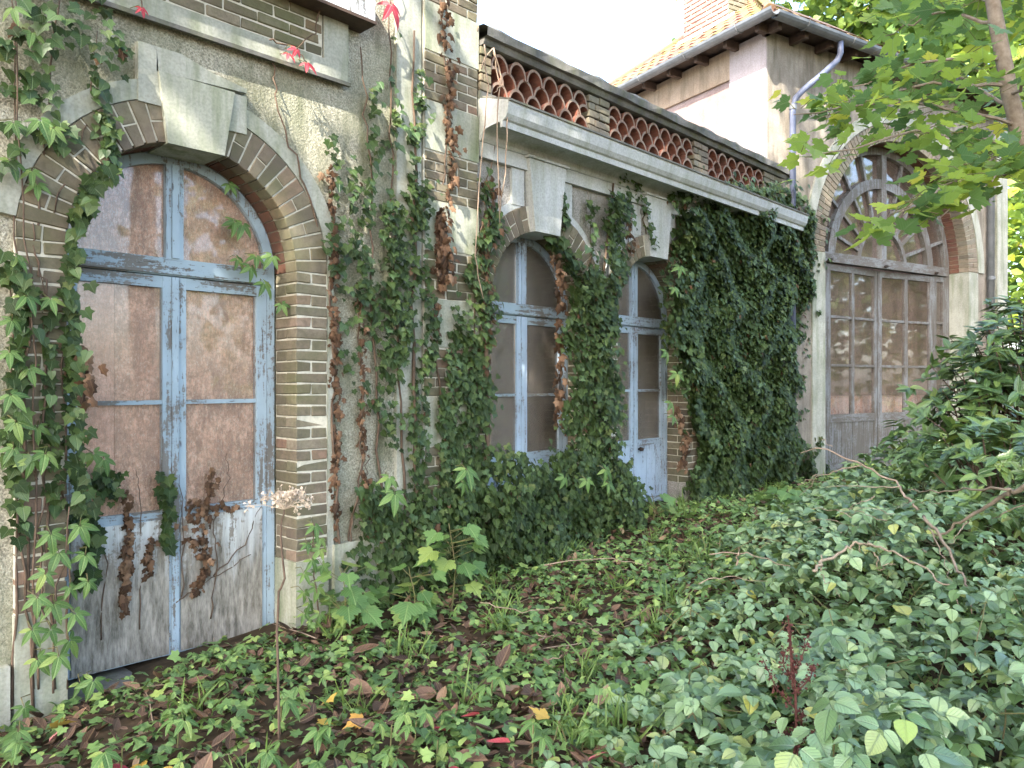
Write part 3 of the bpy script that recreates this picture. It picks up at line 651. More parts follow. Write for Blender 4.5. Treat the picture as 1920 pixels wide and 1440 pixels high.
for i in range(nx):
    xa = 4.29 + (10.05 - 4.29) * i / nx; xb = 4.29 + (10.05 - 4.29) * (i + 1) / nx
    def sec(x):
        j = .012 * math.sin(x * 9) + .01 * math.sin(x * 23)
        return [(-.115 + j * .5, 4.372), (-.12 + j, 4.44 + j * .4), (-.07, 4.475 + j), (.40, 4.50)]
    for p, q in zip(sec(xa)[:-1], sec(xa)[1:]):
        pass
    A, B_ = sec(xa), sec(xb)
    for k in range(3): cp.quad((xa, *A[k]), (xb, *B_[k]), (xb, *B_[k + 1]), (xa, *A[k + 1]))
    cp.quad((xa, .40, 4.372), (xb, .40, 4.372), (xb, *B_[0]), (xa, *A[0])); cp.quad((xa, .4, 4.372), (xa, .4, 4.5), (xb, .4, 4.5), (xb, .4, 4.372))
cp.build('coping', M['dark_stone'], par)

# ------------------------------------------------------------------ the pavilion at the far end (its own axes: x along the front, y into it)
PA = R(15.5)
pav = tag(empty('pavilion', (9.58, .045, .2), -PA), 'pavilion with hipped tile roof and one great arched carriage door', 'pavilion')
def pz(z): return z - .2
CP, RP, ZPV = 2.95, 1.80, 3.42
EV = 6.22
facade(0.0, 5.85, pz(-.3), pz(EV), 0.0, .40, [(CP, RP + .02, pz(.0), pz(ZPV))]).build('front_wall', M['pav_render'], pav)
MB().box(0, .40, .402, 3.95, pz(-.3), pz(EV)).build('side_wall', M['pink_render'], pav)
MB().box(.40, 5.85, 3.65, 3.95, pz(-.3), pz(EV)).box(5.45, 5.85, .402, 3.65, pz(-.3), pz(EV)).build('back_wall', M['pav_render'], pav)
MB().box(-.03, 0, -.005, .62, pz(4.3), pz(EV - .02)).build('corner_strip', M['pink_pale'], pav)
MB().box(-.03, 0, .622, 3.9, pz(5.78), pz(EV - .02)).build('eaves_band', M['ochre_render'], pav)
MB().box(-.035, 0, 1.30, 2.3, pz(3.6), pz(4.95)).build('pale_panel', M['white_wood'], pav)
s = MB().arc(CP, pz(ZPV), RP + .012, RP + .266, 0, math.pi, -.004, .30, 44).build('arch_surround', M['mortar'], pav)
arch_bricks(s, None, CP, pz(ZPV), RP, .265, -.016, .32, M['grey_brick'], M['red_brick'])
for i in range(6): pass
for sd in (1, -1):
    MB().box(min(CP + sd * RP, CP + sd * (RP + .27)), max(CP + sd * RP, CP + sd * (RP + .27)), -.02, .34, pz(-.2), pz(ZPV - .004)).build('jamb_stone', M['cement'], pav)
MB().arc(CP, pz(ZPV), RP + .27, RP + .44, 0, math.pi, -.03, 0, 36).build('hood_band', M['cement'], pav)
MB().box(5.55, 5.88, -.05, 0, pz(-.2), pz(EV - .15)).build('pilaster', M['cement'], pav)
# the carriage door
YD = .30
dr = MB().arc(CP, pz(ZPV), RP - .11, RP - .004, 0, math.pi, YD, YD + .09, 36).box(CP - RP + .004, CP - RP + .10, YD, YD + .09, pz(.2), pz(ZPV)).box(CP + RP - .10, CP + RP - .004, YD, YD + .09, pz(.2), pz(ZPV)).build('door', M['grey_wood'], pav)
MB().box(CP - RP + .101, CP + RP - .101, YD - .03, YD + .08, pz(ZPV - .05), pz(ZPV + .09)).build('transom', M['grey_wood_x'], dr)
MB().arc(CP, pz(ZPV), 1.17, 1.32, .07, math.pi - .07, YD - .01, YD + .07, 28).build('fan_ring', M['grey_wood'], dr)
MB().arc(CP, pz(ZPV), .55, .62, .15, math.pi - .15, YD + .005, YD + .06, 18).build('fan_ring', M['grey_wood'], dr)
MB().box(CP - .06, CP + .06, YD - .016, YD + .072, pz(ZPV + .092), pz(ZPV + RP - .11)).build('mullion', M['grey_wood'], dr)
for i in range(1, 10):
    if i == 5: continue
    a = math.pi * i / 10; c_, s_ = math.cos(a), math.sin(a)
    for r0, r1 in ((.60, 1.175), (1.315, 1.695)):
        if r0 * s_ < .10: r0 = .10 / s_
        if r0 > r1: continue
        nx_, nz_ = -s_ * .022, c_ * .022
        MB().prism([(CP + r0 * c_ + nx_, pz(ZPV) + r0 * s_ + nz_), (CP + r1 * c_ + nx_, pz(ZPV) + r1 * s_ + nz_), (CP + r1 * c_ - nx_, pz(ZPV) + r1 * s_ - nz_), (CP + r0 * c_ - nx_, pz(ZPV) + r0 * s_ - nz_)], YD + .008, YD + .055).build('fan_bar', M['grey_wood'], dr)
for i in range(10):
    a0, a1 = math.pi * i / 10, math.pi * (i + 1) / 10
    if i == 0: a0 += .06
    if i == 9: a1 -= .06
    MB().arc(CP, pz(ZPV), .62, 1.70, a0 + .003, a1 - .003, YD + .060, YD + .064, 5).build('pane', M['glass_pav'], dr)
MB().arc(CP, pz(ZPV), .10, .56, .25, math.pi - .25, YD + .060, YD + .064, 10).build('pane', M['glass_pav'], dr)
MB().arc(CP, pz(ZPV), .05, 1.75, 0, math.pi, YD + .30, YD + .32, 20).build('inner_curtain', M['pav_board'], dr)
def pav_leaf(x0, x1, cols, sag, ya, yb):
    """a glazed leaf between x0 and x1, ya/yb: its depth at either end"""
    root = None; W = x1 - x0; ang = math.atan2(yb - ya, W)
    e = MB(); st = .085; zt = pz(ZPV - .06) - sag; zb = pz(.30) - sag; zg = pz(1.17) - sag
    e.box(0, st, 0, .05, zb, zt).box(W - st, W, 0, .05, zb, zt)
    lf = e.build('leaf', M['grey_wood'], dr); lf.location = (x0, ya, 0); lf.rotation_euler = (0, 0, ang)
    for ra, rb in ((zt - .09, zt), (zg - .12, zg), (zb, zb + .16)): MB().box(st, W - st, .002, .048, ra, rb).build('rail', M['grey_wood_x'], lf)
    bars = [pz(1.89) - sag, pz(2.60) - sag]
    xs_ = [st + (W - 2 * st) * i / cols for i in range(cols + 1)]
    for i in range(1, cols): MB().box(xs_[i] - .035, xs_[i] + .035, .001, .047, zg, zt - .09).build('mullion', M['grey_wood'], lf)
    for i in range(cols):
        a = xs_[i] + (.035 if i else 0); b = xs_[i + 1] - (.035 if i < cols - 1 else 0)
        for q in bars: MB().box(a, b, -.004, .04, q - .018, q + .018).build('glazing_bar', M['grey_wood_x'], lf)
        zz = [zg] + bars + [zt - .09]
        for p, q in zip(zz[:-1], zz[1:]): MB().box(a + .001, b - .001, .022, .026, p + (.018 if p in bars else 0), q - (.018 if q in bars else 0)).build('pane', M['glass_pav'], lf)
    n = max(2, int((W - 2 * st) / .14)); w = (W - 2 * st) / n
    for i in range(n): MB().box(st + i * w + .002, st + (i + 1) * w - .002, .010 + .003 * (i % 2), .035, zb + .161, zg - .121).build('plank', M['grey_wood'], lf)
XA, XB = CP - RP + .101, CP + RP - .101
pav_leaf(XA, XA + .36, 1, 0, YD, YD); pav_leaf(XB - .36, XB, 1, 0, YD, YD)
xm = (XA + XB) / 2
pav_leaf(XA + .365, xm - .006, 2, .015, YD, YD + .09); pav_leaf(xm + .006, XB - .365, 2, .015, YD + .09, YD)
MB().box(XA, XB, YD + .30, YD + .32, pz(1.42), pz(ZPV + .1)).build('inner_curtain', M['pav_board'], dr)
MB().box(XA, XB, YD + .34, YD + .36, pz(.2), pz(1.42)).build('inner_board', M['pale_inner'], dr)
for x in (XA + .36, xm, XB - .36): MB().tube([(x, YD - .032, pz(ZPV - .02)), (x, YD - .075, pz(ZPV - .025))], .022, .018, 8).tube([(x - .05, YD - .06, pz(ZPV - .03)), (x + .05, YD - .06, pz(ZPV - .015))], .013, .013, 6).build('iron_catch', M['iron'], dr)
# hipped roof
OV_ = .30; pitch = R(38); ze = pz(EV) + .04
x0, x1, y0, y1 = -OV_, 5.85 + OV_, -OV_, 3.95 + OV_
hw = (y1 - y0) / 2; zr = ze + hw * math.tan(pitch)
rf = MB(); A_, B_, C_, D_ = (x0, y0, ze), (x1, y0, ze), (x1, y1, ze), (x0, y1, ze); E_, F_ = (x0 + hw, y0 + hw, zr), (x1 - hw, y0 + hw, zr)
rf.quad(A_, B_, F_, E_); rf.quad(B_, C_, F_); rf.quad(C_, D_, E_, F_); rf.quad(D_, A_, E_); rf.quad(A_, D_, C_, B_)
roof = rf.build('roof', M['wood_dark'], pav)
tp_ = MB(); seg = 6
for i in range(seg + 1):
    u = -.115 + .23 * i / seg; h = .012 + .022 * (0.5 + .5 * math.cos(2 * math.pi * i / seg)) * (1 if i < 4 else .6)
    tp_.v += [(u, 0, h + .02), (u, .34, h), (u, 0, h), ]
for i in range(seg): a = 3 * i; tp_.f += [(a, a + 3, a + 4, a + 1), (a, a + 2, a + 5, a + 3)]
rt_me = tp_.mesh('tile', M['roof_tile'])
tc = 0
def lay_tiles(org, along, upv, nrm, length, rows):
    global tc
    for r_ in range(rows):
        s0 = r_ * .29
        hor = s0 * math.cos(pitch)
        n = int((length - 2 * hor) / .225)
        for i in range(n):
            u = hor + .14 + i * .225
            p = org + along * u + upv * (s0 - .03) + nrm * .004
            o = bpy.data.objects.new('tile', rt_me); COL.objects.link(o); o.parent = roof
            m4 = Matrix((( *along, 0), (*upv, 0), (*nrm, 0), (0, 0, 0, 1))).transposed(); m4.translation = p
            o.matrix_basis = m4 @ Matrix.Rotation(random.uniform(-.04, .04), 4, 'Z') @ Matrix.Rotation(random.uniform(-.03, .03), 4, 'X'); tc += 1
cpi, spi = math.cos(pitch), math.sin(pitch)
lay_tiles(Vector(D_), Vector((0, -1, 0)), Vector((cpi, 0, spi)), Vector((-spi, 0, cpi)), y1 - y0, 9)
lay_tiles(Vector(A_), Vector((1, 0, 0)), Vector((0, cpi, spi)), Vector((0, -spi, cpi)), x1 - x0, 4)
for a, b in ((A_, E_), (D_, E_)):
    a, b = Vector(a), Vector(b); n = 10
    for i in range(n):
        p, q = a.lerp(b, i / n), a.lerp(b, (i + 1.15) / n); up_ = Vector((0, 0, .035))
        MB().tube([p + up_ * .6, q + up_], .085, .070, 8).build('hip_tile', M['roof_tile'], roof)
# rafters, gutters, pipes
for i in range(8): y = -.1 + i * .55; MB().box(-OV_ + .04, -.03, y, y + .07, ze - .14, ze - .035).build('rafter', M['wood_dark'], roof)
for i in range(12): x = -.1 + i * .52; MB().box(x, x + .07, -OV_ + .04, -.006, ze - .14, ze - .035).build('rafter', M['wood_dark'], roof)
def gutter(p, q, side):
    g = MB(); P, Q = Vector(p), Vector(q); s = Vector(side); n = 8; r_ = .085
    ring = [(s * (r_ * math.cos(math.pi * k / n)) + Vector((0, 0, -r_ * math.sin(math.pi * k / n)))) for k in range(n + 1)]
    ring2 = [v * .9 for v in reversed(ring)]
    full = ring + ring2; b = len(full)
    g.v = [tuple(P + v) for v in full] + [tuple(Q + v) for v in full]
    g.f = [(i, (i + 1) % b, b + (i + 1) % b, b + i) for i in range(b)]
    g.f += [tuple(range(b - 1, -1, -1)), tuple(range(b, 2 * b))]
    o = g.build('gutter', M['zinc'], pav)
    L = (Q - P).length; n2 = int(L / .84)
    for i in range(n2):
        c = P.lerp(Q, (i + .6) / n2); d = (Q - P).normalized()
        gg = MB(); gg.tube([c + v * 1.06 for v in ring], .008, .008, 5); gg.build('bracket', M['zinc'], o)
gz0 = ze - .005
gutter((-OV_ - .05, -OV_ - .13, gz0), (-OV_ - .05, 4.4, gz0), (-1, 0, 0)); gutter((-OV_ + .04, -OV_ - .05, gz0), (6.2, -OV_ - .05, gz0 - .03), (0, -1, 0))
def pipe(pts, r_, mat, name, nb):
    o = MB().tube(pts, r_, r_, 12).build(name, mat, pav, smooth=True)
    for z in nb: q = pts[-1]; MB().tube([(q[0], q[1], z - .03), (q[0], q[1], z + .03)], r_ * 1.22, r_ * 1.22, 12).build('collar', M['zinc'], o)
    return o
pts = [(1.02, -OV_ - .05, ze - .06), (1.02, -OV_ - .05, ze - .24), (.98, -OV_ - .03, ze - .34), (.80, -.30, ze - .50), (.50, -.16, ze - .78), (.42, -.11, ze - .88), (.39, -.09, ze - 1.02), (.39, -.09, pz(.25))]
pipe(pts, .040, M['blue_pipe'], 'downpipe', [ze - 1.0, pz(3.4), pz(2.0)])
pts = [(5.28, -OV_ - .05, ze - .06), (5.28, -OV_ - .04, ze - .2), (5.30, -.2, ze - .5), (5.30, -.08, ze - .7), (5.30, -.08, pz(.25))]
pipe(pts, .05, M['zinc'], 'downpipe', [pz(3.35), pz(1.5)])
# chimney
ch = MB().box(.80, 1.20, 1.42, 2.38, ze + .55, ze + 2.6).build('chimney', M['mortar'], pav)
for c in range(22):
    z = ze + .62 + c * .075
    ofs = (c % 2) * .11; y = 1.42 - ofs
    while y < 2.38:
        a, b = max(y, 1.42), min(y + .225, 2.38); y += .225
        if b - a > .05: brick(ch, None, .80, (a + b) / 2, z, .03, b - a - .012, .062, M['chimney_brick'])
    x = .79 - ofs
    while x < 1.2:
        a, b = max(x, .79), min(x + .225, 1.2); x += .225
        if b - a > .05: brick(ch, None, (a + b) / 2, 1.42, z, b - a - .012, .03, .062, M['grey_brick'])
MB().prism([(.56, ze + .64), (.80, ze + .95), (.80, ze + .70), (.58, ze + .56)], 1.30, 2.5).build('chimney_flashing', M['white_stone'], ch)

# garden wall running on behind the shrubs
gw = MB()
for i in range(10): gw.box(0 + i * .8, .8 + i * .8 - .006, 0, .3, -.2, 1.9 + .03 * math.sin(i * 3))
o = gw.build('garden_wall', M['dark_stone']); o.location = (15.25, -1.55, .3); o.rotation_euler = (0, 0, -PA); tag(o, 'dark mossy garden wall behind the laurel at the pavilion end', 'wall')


# ------------------------------------------------------------------ trees
def rnd_dirs(n):
    v = rng.normal(size=(n, 3)); return v / np.linalg.norm(v, axis=1, keepdims=True)
def tree(label, base, top, crown_c, crown_r, n, size, mat, tmpl, trunk_r, group=None, clumps=26, name='tree', lean=None):
    base = Vector(base); t = tag(empty(name, base), label, 'tree', group); inv = base
    cc = Vector(crown_c)
    tr = MB(); path = wob([base - Vector((0, 0, .2)), base.lerp(cc, .5), cc], .12, 4)
    tr.tube(path, trunk_r, trunk_r * .45, 9)
    cl = rnd_dirs(clumps) * (rng.uniform(.25, .95, (clumps, 1))) * np.array(crown_r) + np.array(cc)
    for c in cl[:14]: st = path[rng.randint(len(path) // 2, len(path))]; tr.tube(wob([st, st.lerp(Vector(c), .55) + Vector((0, 0, -.1)), Vector(c)], .06, 3), trunk_r * .28, trunk_r * .06, 5)
    tr.build('trunk', M['bark'], t, inv, True)
    k = rng.randint(clumps, size=n); P = cl[k] + rng.normal(size=(n, 3)) * np.array(crown_r) * .24
    nr = rng.normal(size=(n, 3)) * .6 + np.array([0, 0, .8]); tip = rng.normal(size=(n, 3)) + np.array([0, 0, -.5])
    scatter('crown', tmpl, P, frames(nr, tip), rng.uniform(.7, 1.25, n) * size, mat, t, inv)
    return t
# the trees across the garden, whose shade lies over the house
for lb, bs, cc, cr, nn in (
    ('broad tree nearest the house, shading its upper corner', (-8.8, -5.6), (-8.6, -4.9, 11.2), (3.0, 2.3, 2.3), 5600),
    ('second broad tree along the house side of the garden', (-4.6, -5.8), (-4.4, -5.5, 10.5), (3.0, 2.2, 2.1), 5600),
    ('third broad tree along the house side, over the wing', (-0.6, -6.4), (-0.2, -4.9, 11.2), (3.0, 2.3, 2.5), 5600),
    ('tall tree shading the pavilion front', (5.2, -8.4), (3.6, -5.9, 13.6), (4.0, 2.0, 3.0), 12000),
    ('slim tree shading the near corner of the pavilion', (2.4, -8.0), (1.5, -5.1, 12.2), (1.6, 1.0, 2.4), 4200),
    ('round garden tree opposite the house door', (11.5, -12.0), (11.5, -12.0, 4.6), (3.6, 3.6, 3.8), 2600),
    ('round garden tree opposite the wing', (17.5, -12.5), (17.5, -12.5, 5.0), (4.2, 4.2, 4.4), 2800),
    ('round garden tree opposite the pavilion', (24.5, -15.0), (24.5, -15.0, 5.4), (5.0, 5.0, 5.0), 2800),
    ('low tree deep in the garden, shading the door', (-8.6, -9.2), (-8.4, -8.4, 9.6), (3.0, 2.6, 1.9), 4600),
    ('low tree deep in the garden, shading the leaf litter', (-4.0, -9.4), (-4.2, -8.6, 9.5), (3.0, 2.6, 1.9), 4600),
    ('low tree deep in the garden, shading the brambles', (0.6, -10.0), (0.2, -8.8, 9.5), (3.0, 2.8, 1.9), 4600)):
    tree(lb, (bs[0], bs[1], float(gz(*bs))), 0, cc, cr, nn, .24 if bs[0] < 8 else .42, M['tree_leaf'], T_CARD, .22, 'trees shading the garden')
# trees beyond the pavilion
b = at(1620, 700, 24); tree('pale green tree rising behind the pavilion roof', (b.x, b.y, .3), 0, (b.x, b.y, 13.2), (4.2, 4.2, 3.4), 4200, .30, M['tree_leaf'], T_CARD, .25, 'trees beyond the pavilion')
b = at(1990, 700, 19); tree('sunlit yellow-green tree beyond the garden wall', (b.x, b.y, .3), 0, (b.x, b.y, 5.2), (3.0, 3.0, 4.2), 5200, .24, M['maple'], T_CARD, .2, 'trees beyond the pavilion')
b = at(1850, 700, 23); tree('tall tree at the back between roof and maple', (b.x, b.y, .3), 0, (b.x, b.y, 11.0), (3.6, 3.6, 3.6), 4200, .28, M['tree_leaf'], T_CARD, .25, 'trees beyond the pavilion')

# the young maple leaning in from the brambles
def mpt(px, py, t): return np.array(at(px, py, t))
tb = at(2090, 1090, 5.0)
maple = tag(empty('maple_tree', (tb.x, tb.y, .15)), 'slender maple with grey-brown trunk and yellow-green sprays before the pavilion', 'tree'); MI = (tb.x, tb.y, .15)
tr = MB(); trunk = [Vector((tb.x, tb.y, .0)), at(2050, 900, 5.0), at(1985, 560, 5.0), at(1912, 250, 5.0), at(1884, 130, 5.0), at(1862, 0, 5.0), at(1838, -250, 5.1), at(1820, -600, 5.3)]
tr.tube(wob(trunk, .008, 3), .066, .034, 12)
tr.build('trunk', M['bark'], maple, MI, True)
LP, LR, LS = [], [], []; SP, SR, SS = [], [], []
def spray(a, b, width, n, big=True, size=.106):
    a, b = Vector(a), Vector(b); d = b - a; L = d.length; dn = d.normalized(); side = dn.cross(Vector((0, 0, 1))).normalized()
    pth = wob([a, a.lerp(b, .5) + Vector((0, 0, .10)), b + Vector((0, 0, -.03))], .02, 5)
    MB().tube(pth, .013, .003, 6).build('branch', M['bark'], maple, MI)
    tw = MB()
    for i in range(n):
        u = rng.uniform(.22, 1.03); sd = rng.uniform(-1, 1); q = a.lerp(b, u) + Vector((0, 0, .10 * math.sin(math.pi * min(u, 1))))
        wv = width * (1.15 - .75 * u)
        p = q + side * (sd * wv) + Vector((0, 0, rng.normal() * .07 - abs(sd) * .05))
        tip = dn * .8 + side * (sd * .8) + Vector((0, 0, -.45 + rng.normal() * .3))
        nr = Vector((rng.normal() * .42, rng.normal() * .42, 1.0)) - dn * .1 + FW * .25
        if rng.rand() < .15: nr = nr + Vector((-.6, -.6, -.2))
        (LP if big else SP).append(p); (LR if big else SR).append((nr, tip)); (LS if big else SS).append(size * rng.uniform(.7, 1.2))
        if i % 2 == 0: tw.tube([q, q.lerp(p, .6) + Vector((0, 0, .012)), p], .003, .0016, 4)
    o = tw.build('leaf_stalk', M['green_stem'], maple, MI); o['kind'] = 'stuff'
spray(at(1905, 235, 5.0), at(1488, 205, 4.5), .34, 84)
spray(at(1908, 270, 5.0), at(1510, 285, 4.2), .26, 48)
spray(at(1912, 300, 5.0), at(1600, 450, 3.9), .30, 40)
spray(at(1915, 330, 4.9), at(1690, 385, 3.7), .32, 40)
spray(at(1880, 110, 5.0), at(1560, 175, 5.0), .42, 40)
spray(at(1868, 40, 5.0), at(1660, 60, 5.6), .50, 30, True, .15)
spray(at(1895, 190, 5.0), at(1990, 120, 4.4), .35, 24)
spray(at(1900, 200, 5.0), at(1700, 130, 6.5), .6, 60, False, .15)
spray(at(1862, 0, 5.0), at(1640, -60, 6.8), .7, 70, False, .16)
spray(at(1862, 0, 5.0), at(1800, 40, 7.5), .8, 80, False, .16)
spray(at(1850, -100, 5.0), at(1960, 60, 7.0), .8, 80, False, .16)
spray(at(1915, 280, 5.0), at(1900, 190, 7.5), .7, 70, False, .15)
spray(at(1930, 330, 5.0), at(1860, 330, 4.0), .4, 30, False, .14)
spray(at(1920, 330, 4.9), at(1760, 400, 4.2), .34, 46, False)
spray(at(1925, 300, 4.9), at(1800, 330, 4.0), .40, 60, False)
spray(at(1890, 160, 5.0), at(1530, 215, 5.0), .36, 36, False)
A3 = lambda L: np.array([tuple(v) for v in L])
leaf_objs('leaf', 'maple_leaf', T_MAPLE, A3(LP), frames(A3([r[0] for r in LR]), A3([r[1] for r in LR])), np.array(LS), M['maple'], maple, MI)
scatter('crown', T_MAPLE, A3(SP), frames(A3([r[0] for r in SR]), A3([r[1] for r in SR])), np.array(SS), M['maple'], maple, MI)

# ------------------------------------------------------------------ laurel shrubs before the pavilion
def shrub(label, c, r, nw, size, base):
    c = np.array(c); base = (c[0], c[1], float(gz(c[0], c[1])))
    s = tag(empty('laurel_shrub', base), label, 'shrub', 'laurel shrubs before the pavilion')
    d = rnd_dirs(nw); d[:, 2] = np.where(d[:, 2] < -.55, -d[:, 2], d[:, 2])
    w = c + d * np.array(r) * rng.uniform(.55, 1.05, (nw, 1)); w[:, 2] = np.maximum(w[:, 2], gz(w[:, 0], w[:, 1]) + .1)
    st = MB()
    for q in w[::3]: st.tube(wob([(base[0] + rng.normal() * .1, base[1] + rng.normal() * .1, base[2] - .05), (c * .5 + q * .5) - np.array([0, 0, .2]), q], .03, 2), .014, .004, 5)
    st.build('stem', M['stem'], s, base)
    k = 7; P = np.repeat(w, k, 0); ax = np.repeat(d * .7 + np.array([-.15, -.25, .6]) + rng.normal(size=(nw, 3)) * .25, k, 0)
    ax /= np.linalg.norm(ax, axis=1, keepdims=True)
    a = np.tile(np.arange(k) * 2.4, nw) + rng.uniform(0, 6, nw * k); h = np.cross(ax, np.array([.3, .2, .9])); h /= np.linalg.norm(h, axis=1, keepdims=True); h2 = np.cross(ax, h)
    out = h * np.cos(a)[:, None] + h2 * np.sin(a)[:, None]; tip = out + ax * rng.uniform(-.1, .6, (nw * k, 1)); nr = ax - out * .3
    P = P - ax * rng.uniform(0, .06, (nw * k, 1)); S = rng.uniform(.75, 1.2, nw * k) * size; F_ = frames(nr, tip)
    order = np.argsort(np.linalg.norm(P - np.array(CAMP), axis=1)); nb = min(160, len(order) // 2)
    leaf_objs('leaf', 'laurel_leaf', T_LAUR, P[order[:nb]], F_[order[:nb]], S[order[:nb]], M['laurel'], s, base)
    scatter('leaves', T_LAUR, P[order[nb:]], F_[order[nb:]], S[order[nb:]], M['laurel'], s, base)
c = at(1845, 765, 7.2); shrub('laurel shrub closest to the carriage door, lit at its tips', (c.x, c.y, 1.15), (.85, .75, .75), 190, .135, None)
c = at(1930, 690, 7.0); shrub('tall dark laurel shrub against the garden wall', (c.x, c.y, 1.35), (.95, .9, 1.05), 230, .135, None)
c = at(1890, 850, 5.6); shrub('glossy laurel shrub rising out of the brambles', (c.x, c.y, .85), (.75, .7, .55), 170, .125, None)
c = at(1775, 850, 8.0); shrub('small laurel shrub low at the foot of the carriage door', (c.x, c.y, .7), (.55, .5, .42), 80, .12, None)

# ------------------------------------------------------------------ ivy on the walls
def wall_leaves(P, size, spread=.55, lift=.55, downness=1.0, n=None):
    n = len(P); nr = np.stack([rng.normal(0, spread * .7, n) - .10, -np.ones(n), lift + rng.normal(0, spread * .6, n)], 1)
    tip = np.stack([rng.normal(0, .55, n), rng.normal(-.25, .25, n), -downness * np.ones(n)], 1)
    return frames(nr, tip), (rng.uniform(.42, 1.0, n) + rng.uniform(0, .45, n)) * size
def sample_patch(poly, dens, bulge, rough=.07, base_y=0.0, streak=0.0):
    W = np.array([on_wall(*p) for p in poly]); lo, hi = W.min(0) - .1, W.max(0) + .1
    n = int((hi - lo).prod() * dens); q = rng.uniform(lo, hi, (n, 2))
    j = np.stack([np.sin(q[:, 1] * 9.1 + 3 * np.sin(q[:, 0] * 4)), np.sin(q[:, 0] * 8.3 + 2 * np.sin(q[:, 1] * 5.7))], 1) * rough + rng.normal(0, rough * .6, (n, 2))
    q = q[in_poly(q + j, [tuple(w) for w in W])]
    if streak:
        w_ = .5 + .5 * np.sin(q[:, 0] * 21 + 1.3 * np.sin(q[:, 1] * 2.1) + .8 * np.sin(q[:, 1] * 5.3)) + .35 * np.sin(q[:, 0] * 7.7 + 1.9 * np.sin(q[:, 1] * 1.3)) + .25 * (.9 - q[:, 1] * .3)
        q = q[rng.rand(len(q)) < np.clip(w_, .03, 1) ** streak]
    lump = .5 + .5 * np.sin(q[:, 0] * 5.3 + 1.7 * np.sin(q[:, 1] * 3.9)) * np.sin(q[:, 1] * 4.6 + 1.3 * np.sin(q[:, 0] * 3.1))
    y = base_y - .015 - bulge * (.25 + .75 * lump) * (1 - rng.uniform(0, 1, len(q)) ** 2 * .9)
    return np.stack([q[:, 0], y, q[:, 1]], 1)
def sample_strand(path, width, n, out=.05, base_y=0.0):
    W = np.array([on_wall(*p) for p in path]); seg = np.linalg.norm(np.diff(W, axis=0), axis=1); cum = np.concatenate([[0], np.cumsum(seg)])
    u = rng.uniform(0, cum[-1], n); x = np.interp(u, cum, W[:, 0]); z = np.interp(u, cum, W[:, 1])
    w = width * (.55 + .45 * np.sin(u * 6.0 + path[0][0]) * np.sin(u * 2.3 + 1))
    return np.stack([x + rng.normal(0, 1, n) * w * .55, base_y - .012 - np.abs(rng.normal(0, out, n)), z + rng.normal(0, .02, n)], 1)
def ivy(label, base, parts, stems, cat='ivy', group='ivy climbing the walls', name='ivy'):
    x, z = on_wall(*base); b = (x, -.06, float(gz(x, -.06))); root = tag(empty(name, b), label, cat, group)
    for nm, P, size, mat, tm_ in parts:
        if len(P) == 0: continue
        Rm, S = wall_leaves(P, size, .75 if 'dead' in nm else .5, .35 if 'dead' in nm else .6)
        scatter(nm, tm_, P, Rm, S, mat, root, b)
    for pth, r_ in stems:
        pp = []
        for q in pth: w = on_wall(*q); pp.append((w[0], -.012 - r_, w[1]))
        MB().tube(wob(pp, .022, 8), r_ * .85, r_ * .4, 6).build('stem', M['stem'], root, b, True)
    return root
def patch(poly, dens, bulge, size=.075, light=.18, base_y=0.0, rough=.07, streak=0.0):
    P = sample_patch(poly, dens, bulge, rough, base_y, streak); k = rng.rand(len(P)); r2 = rng.rand(len(P)) < .5
    return [('leaves', P[(k > light) & r2], size, M['ivy'], T_IVY), ('leaves', P[(k > light) & ~r2], size, M['ivy'], T_IVY2), ('leaves', P[(k <= light) & (k > light * .06)], size * .95, M['ivy_light'], T_IVY), ('dead_leaves', P[k <= light * .06 + .006], size, M['dead_ivy'], T_CRUMP)]
def strand(path, width, n, size=.065, light=.2, out=.05, base_y=0.0):
    P = sample_strand(path, width, n, out, base_y); k = rng.rand(n)
    return [('leaves', P[k > light], size, M['ivy'], T_IVY), ('leaves', P[k <= light], size, M['ivy_light'], T_IVY2)]
def dead(path, width, n, size=.06, out=.035, base_y=0.0):
    return [('dead_leaves', sample_strand(path, width, n, out, base_y), size, M['dead_ivy'], T_CRUMP)]

ivy('great dense ivy mass covering the far bay of the low wing', (1380, 960),
    patch([(1255, 372), (1330, 384), (1430, 372), (1492, 388), (1505, 470), (1490, 560), (1462, 640), (1460, 720), (1475, 820), (1525, 890), (1535, 945), (1420, 985), (1300, 985), (1285, 930), (1305, 850), (1300, 770), (1262, 720), (1248, 640), (1235, 560), (1245, 520), (1285, 500), (1262, 430)], 2300, .34, .066, .15, 0, .15)
    + patch([(1262, 400), (1490, 395), (1490, 560), (1455, 700), (1520, 930), (1300, 960), (1305, 800), (1260, 640)], 420, .06, .10, .02)
    + strand([(1440, 345), (1480, 372), (1500, 400), (1515, 430), (1505, 520)], .12, 150, .085, .75, .14)
    + strand([(1490, 480), (1505, 560), (1490, 640), (1480, 760)], .14, 160, .065, .5, .12) + strand([(1250, 470), (1235, 560), (1240, 660), (1255, 740)], .10, 120, .06, .5, .16) + strand([(1300, 350), (1360, 352), (1420, 362)], .12, 120, .06, .6, .2)
    + dead([(1262, 760), (1280, 820), (1275, 880)], .10, 70, .085),
    [([(1330, 985), (1340, 700), (1320, 420)], .025), ([(1420, 985), (1400, 700), (1440, 400)], .02)])
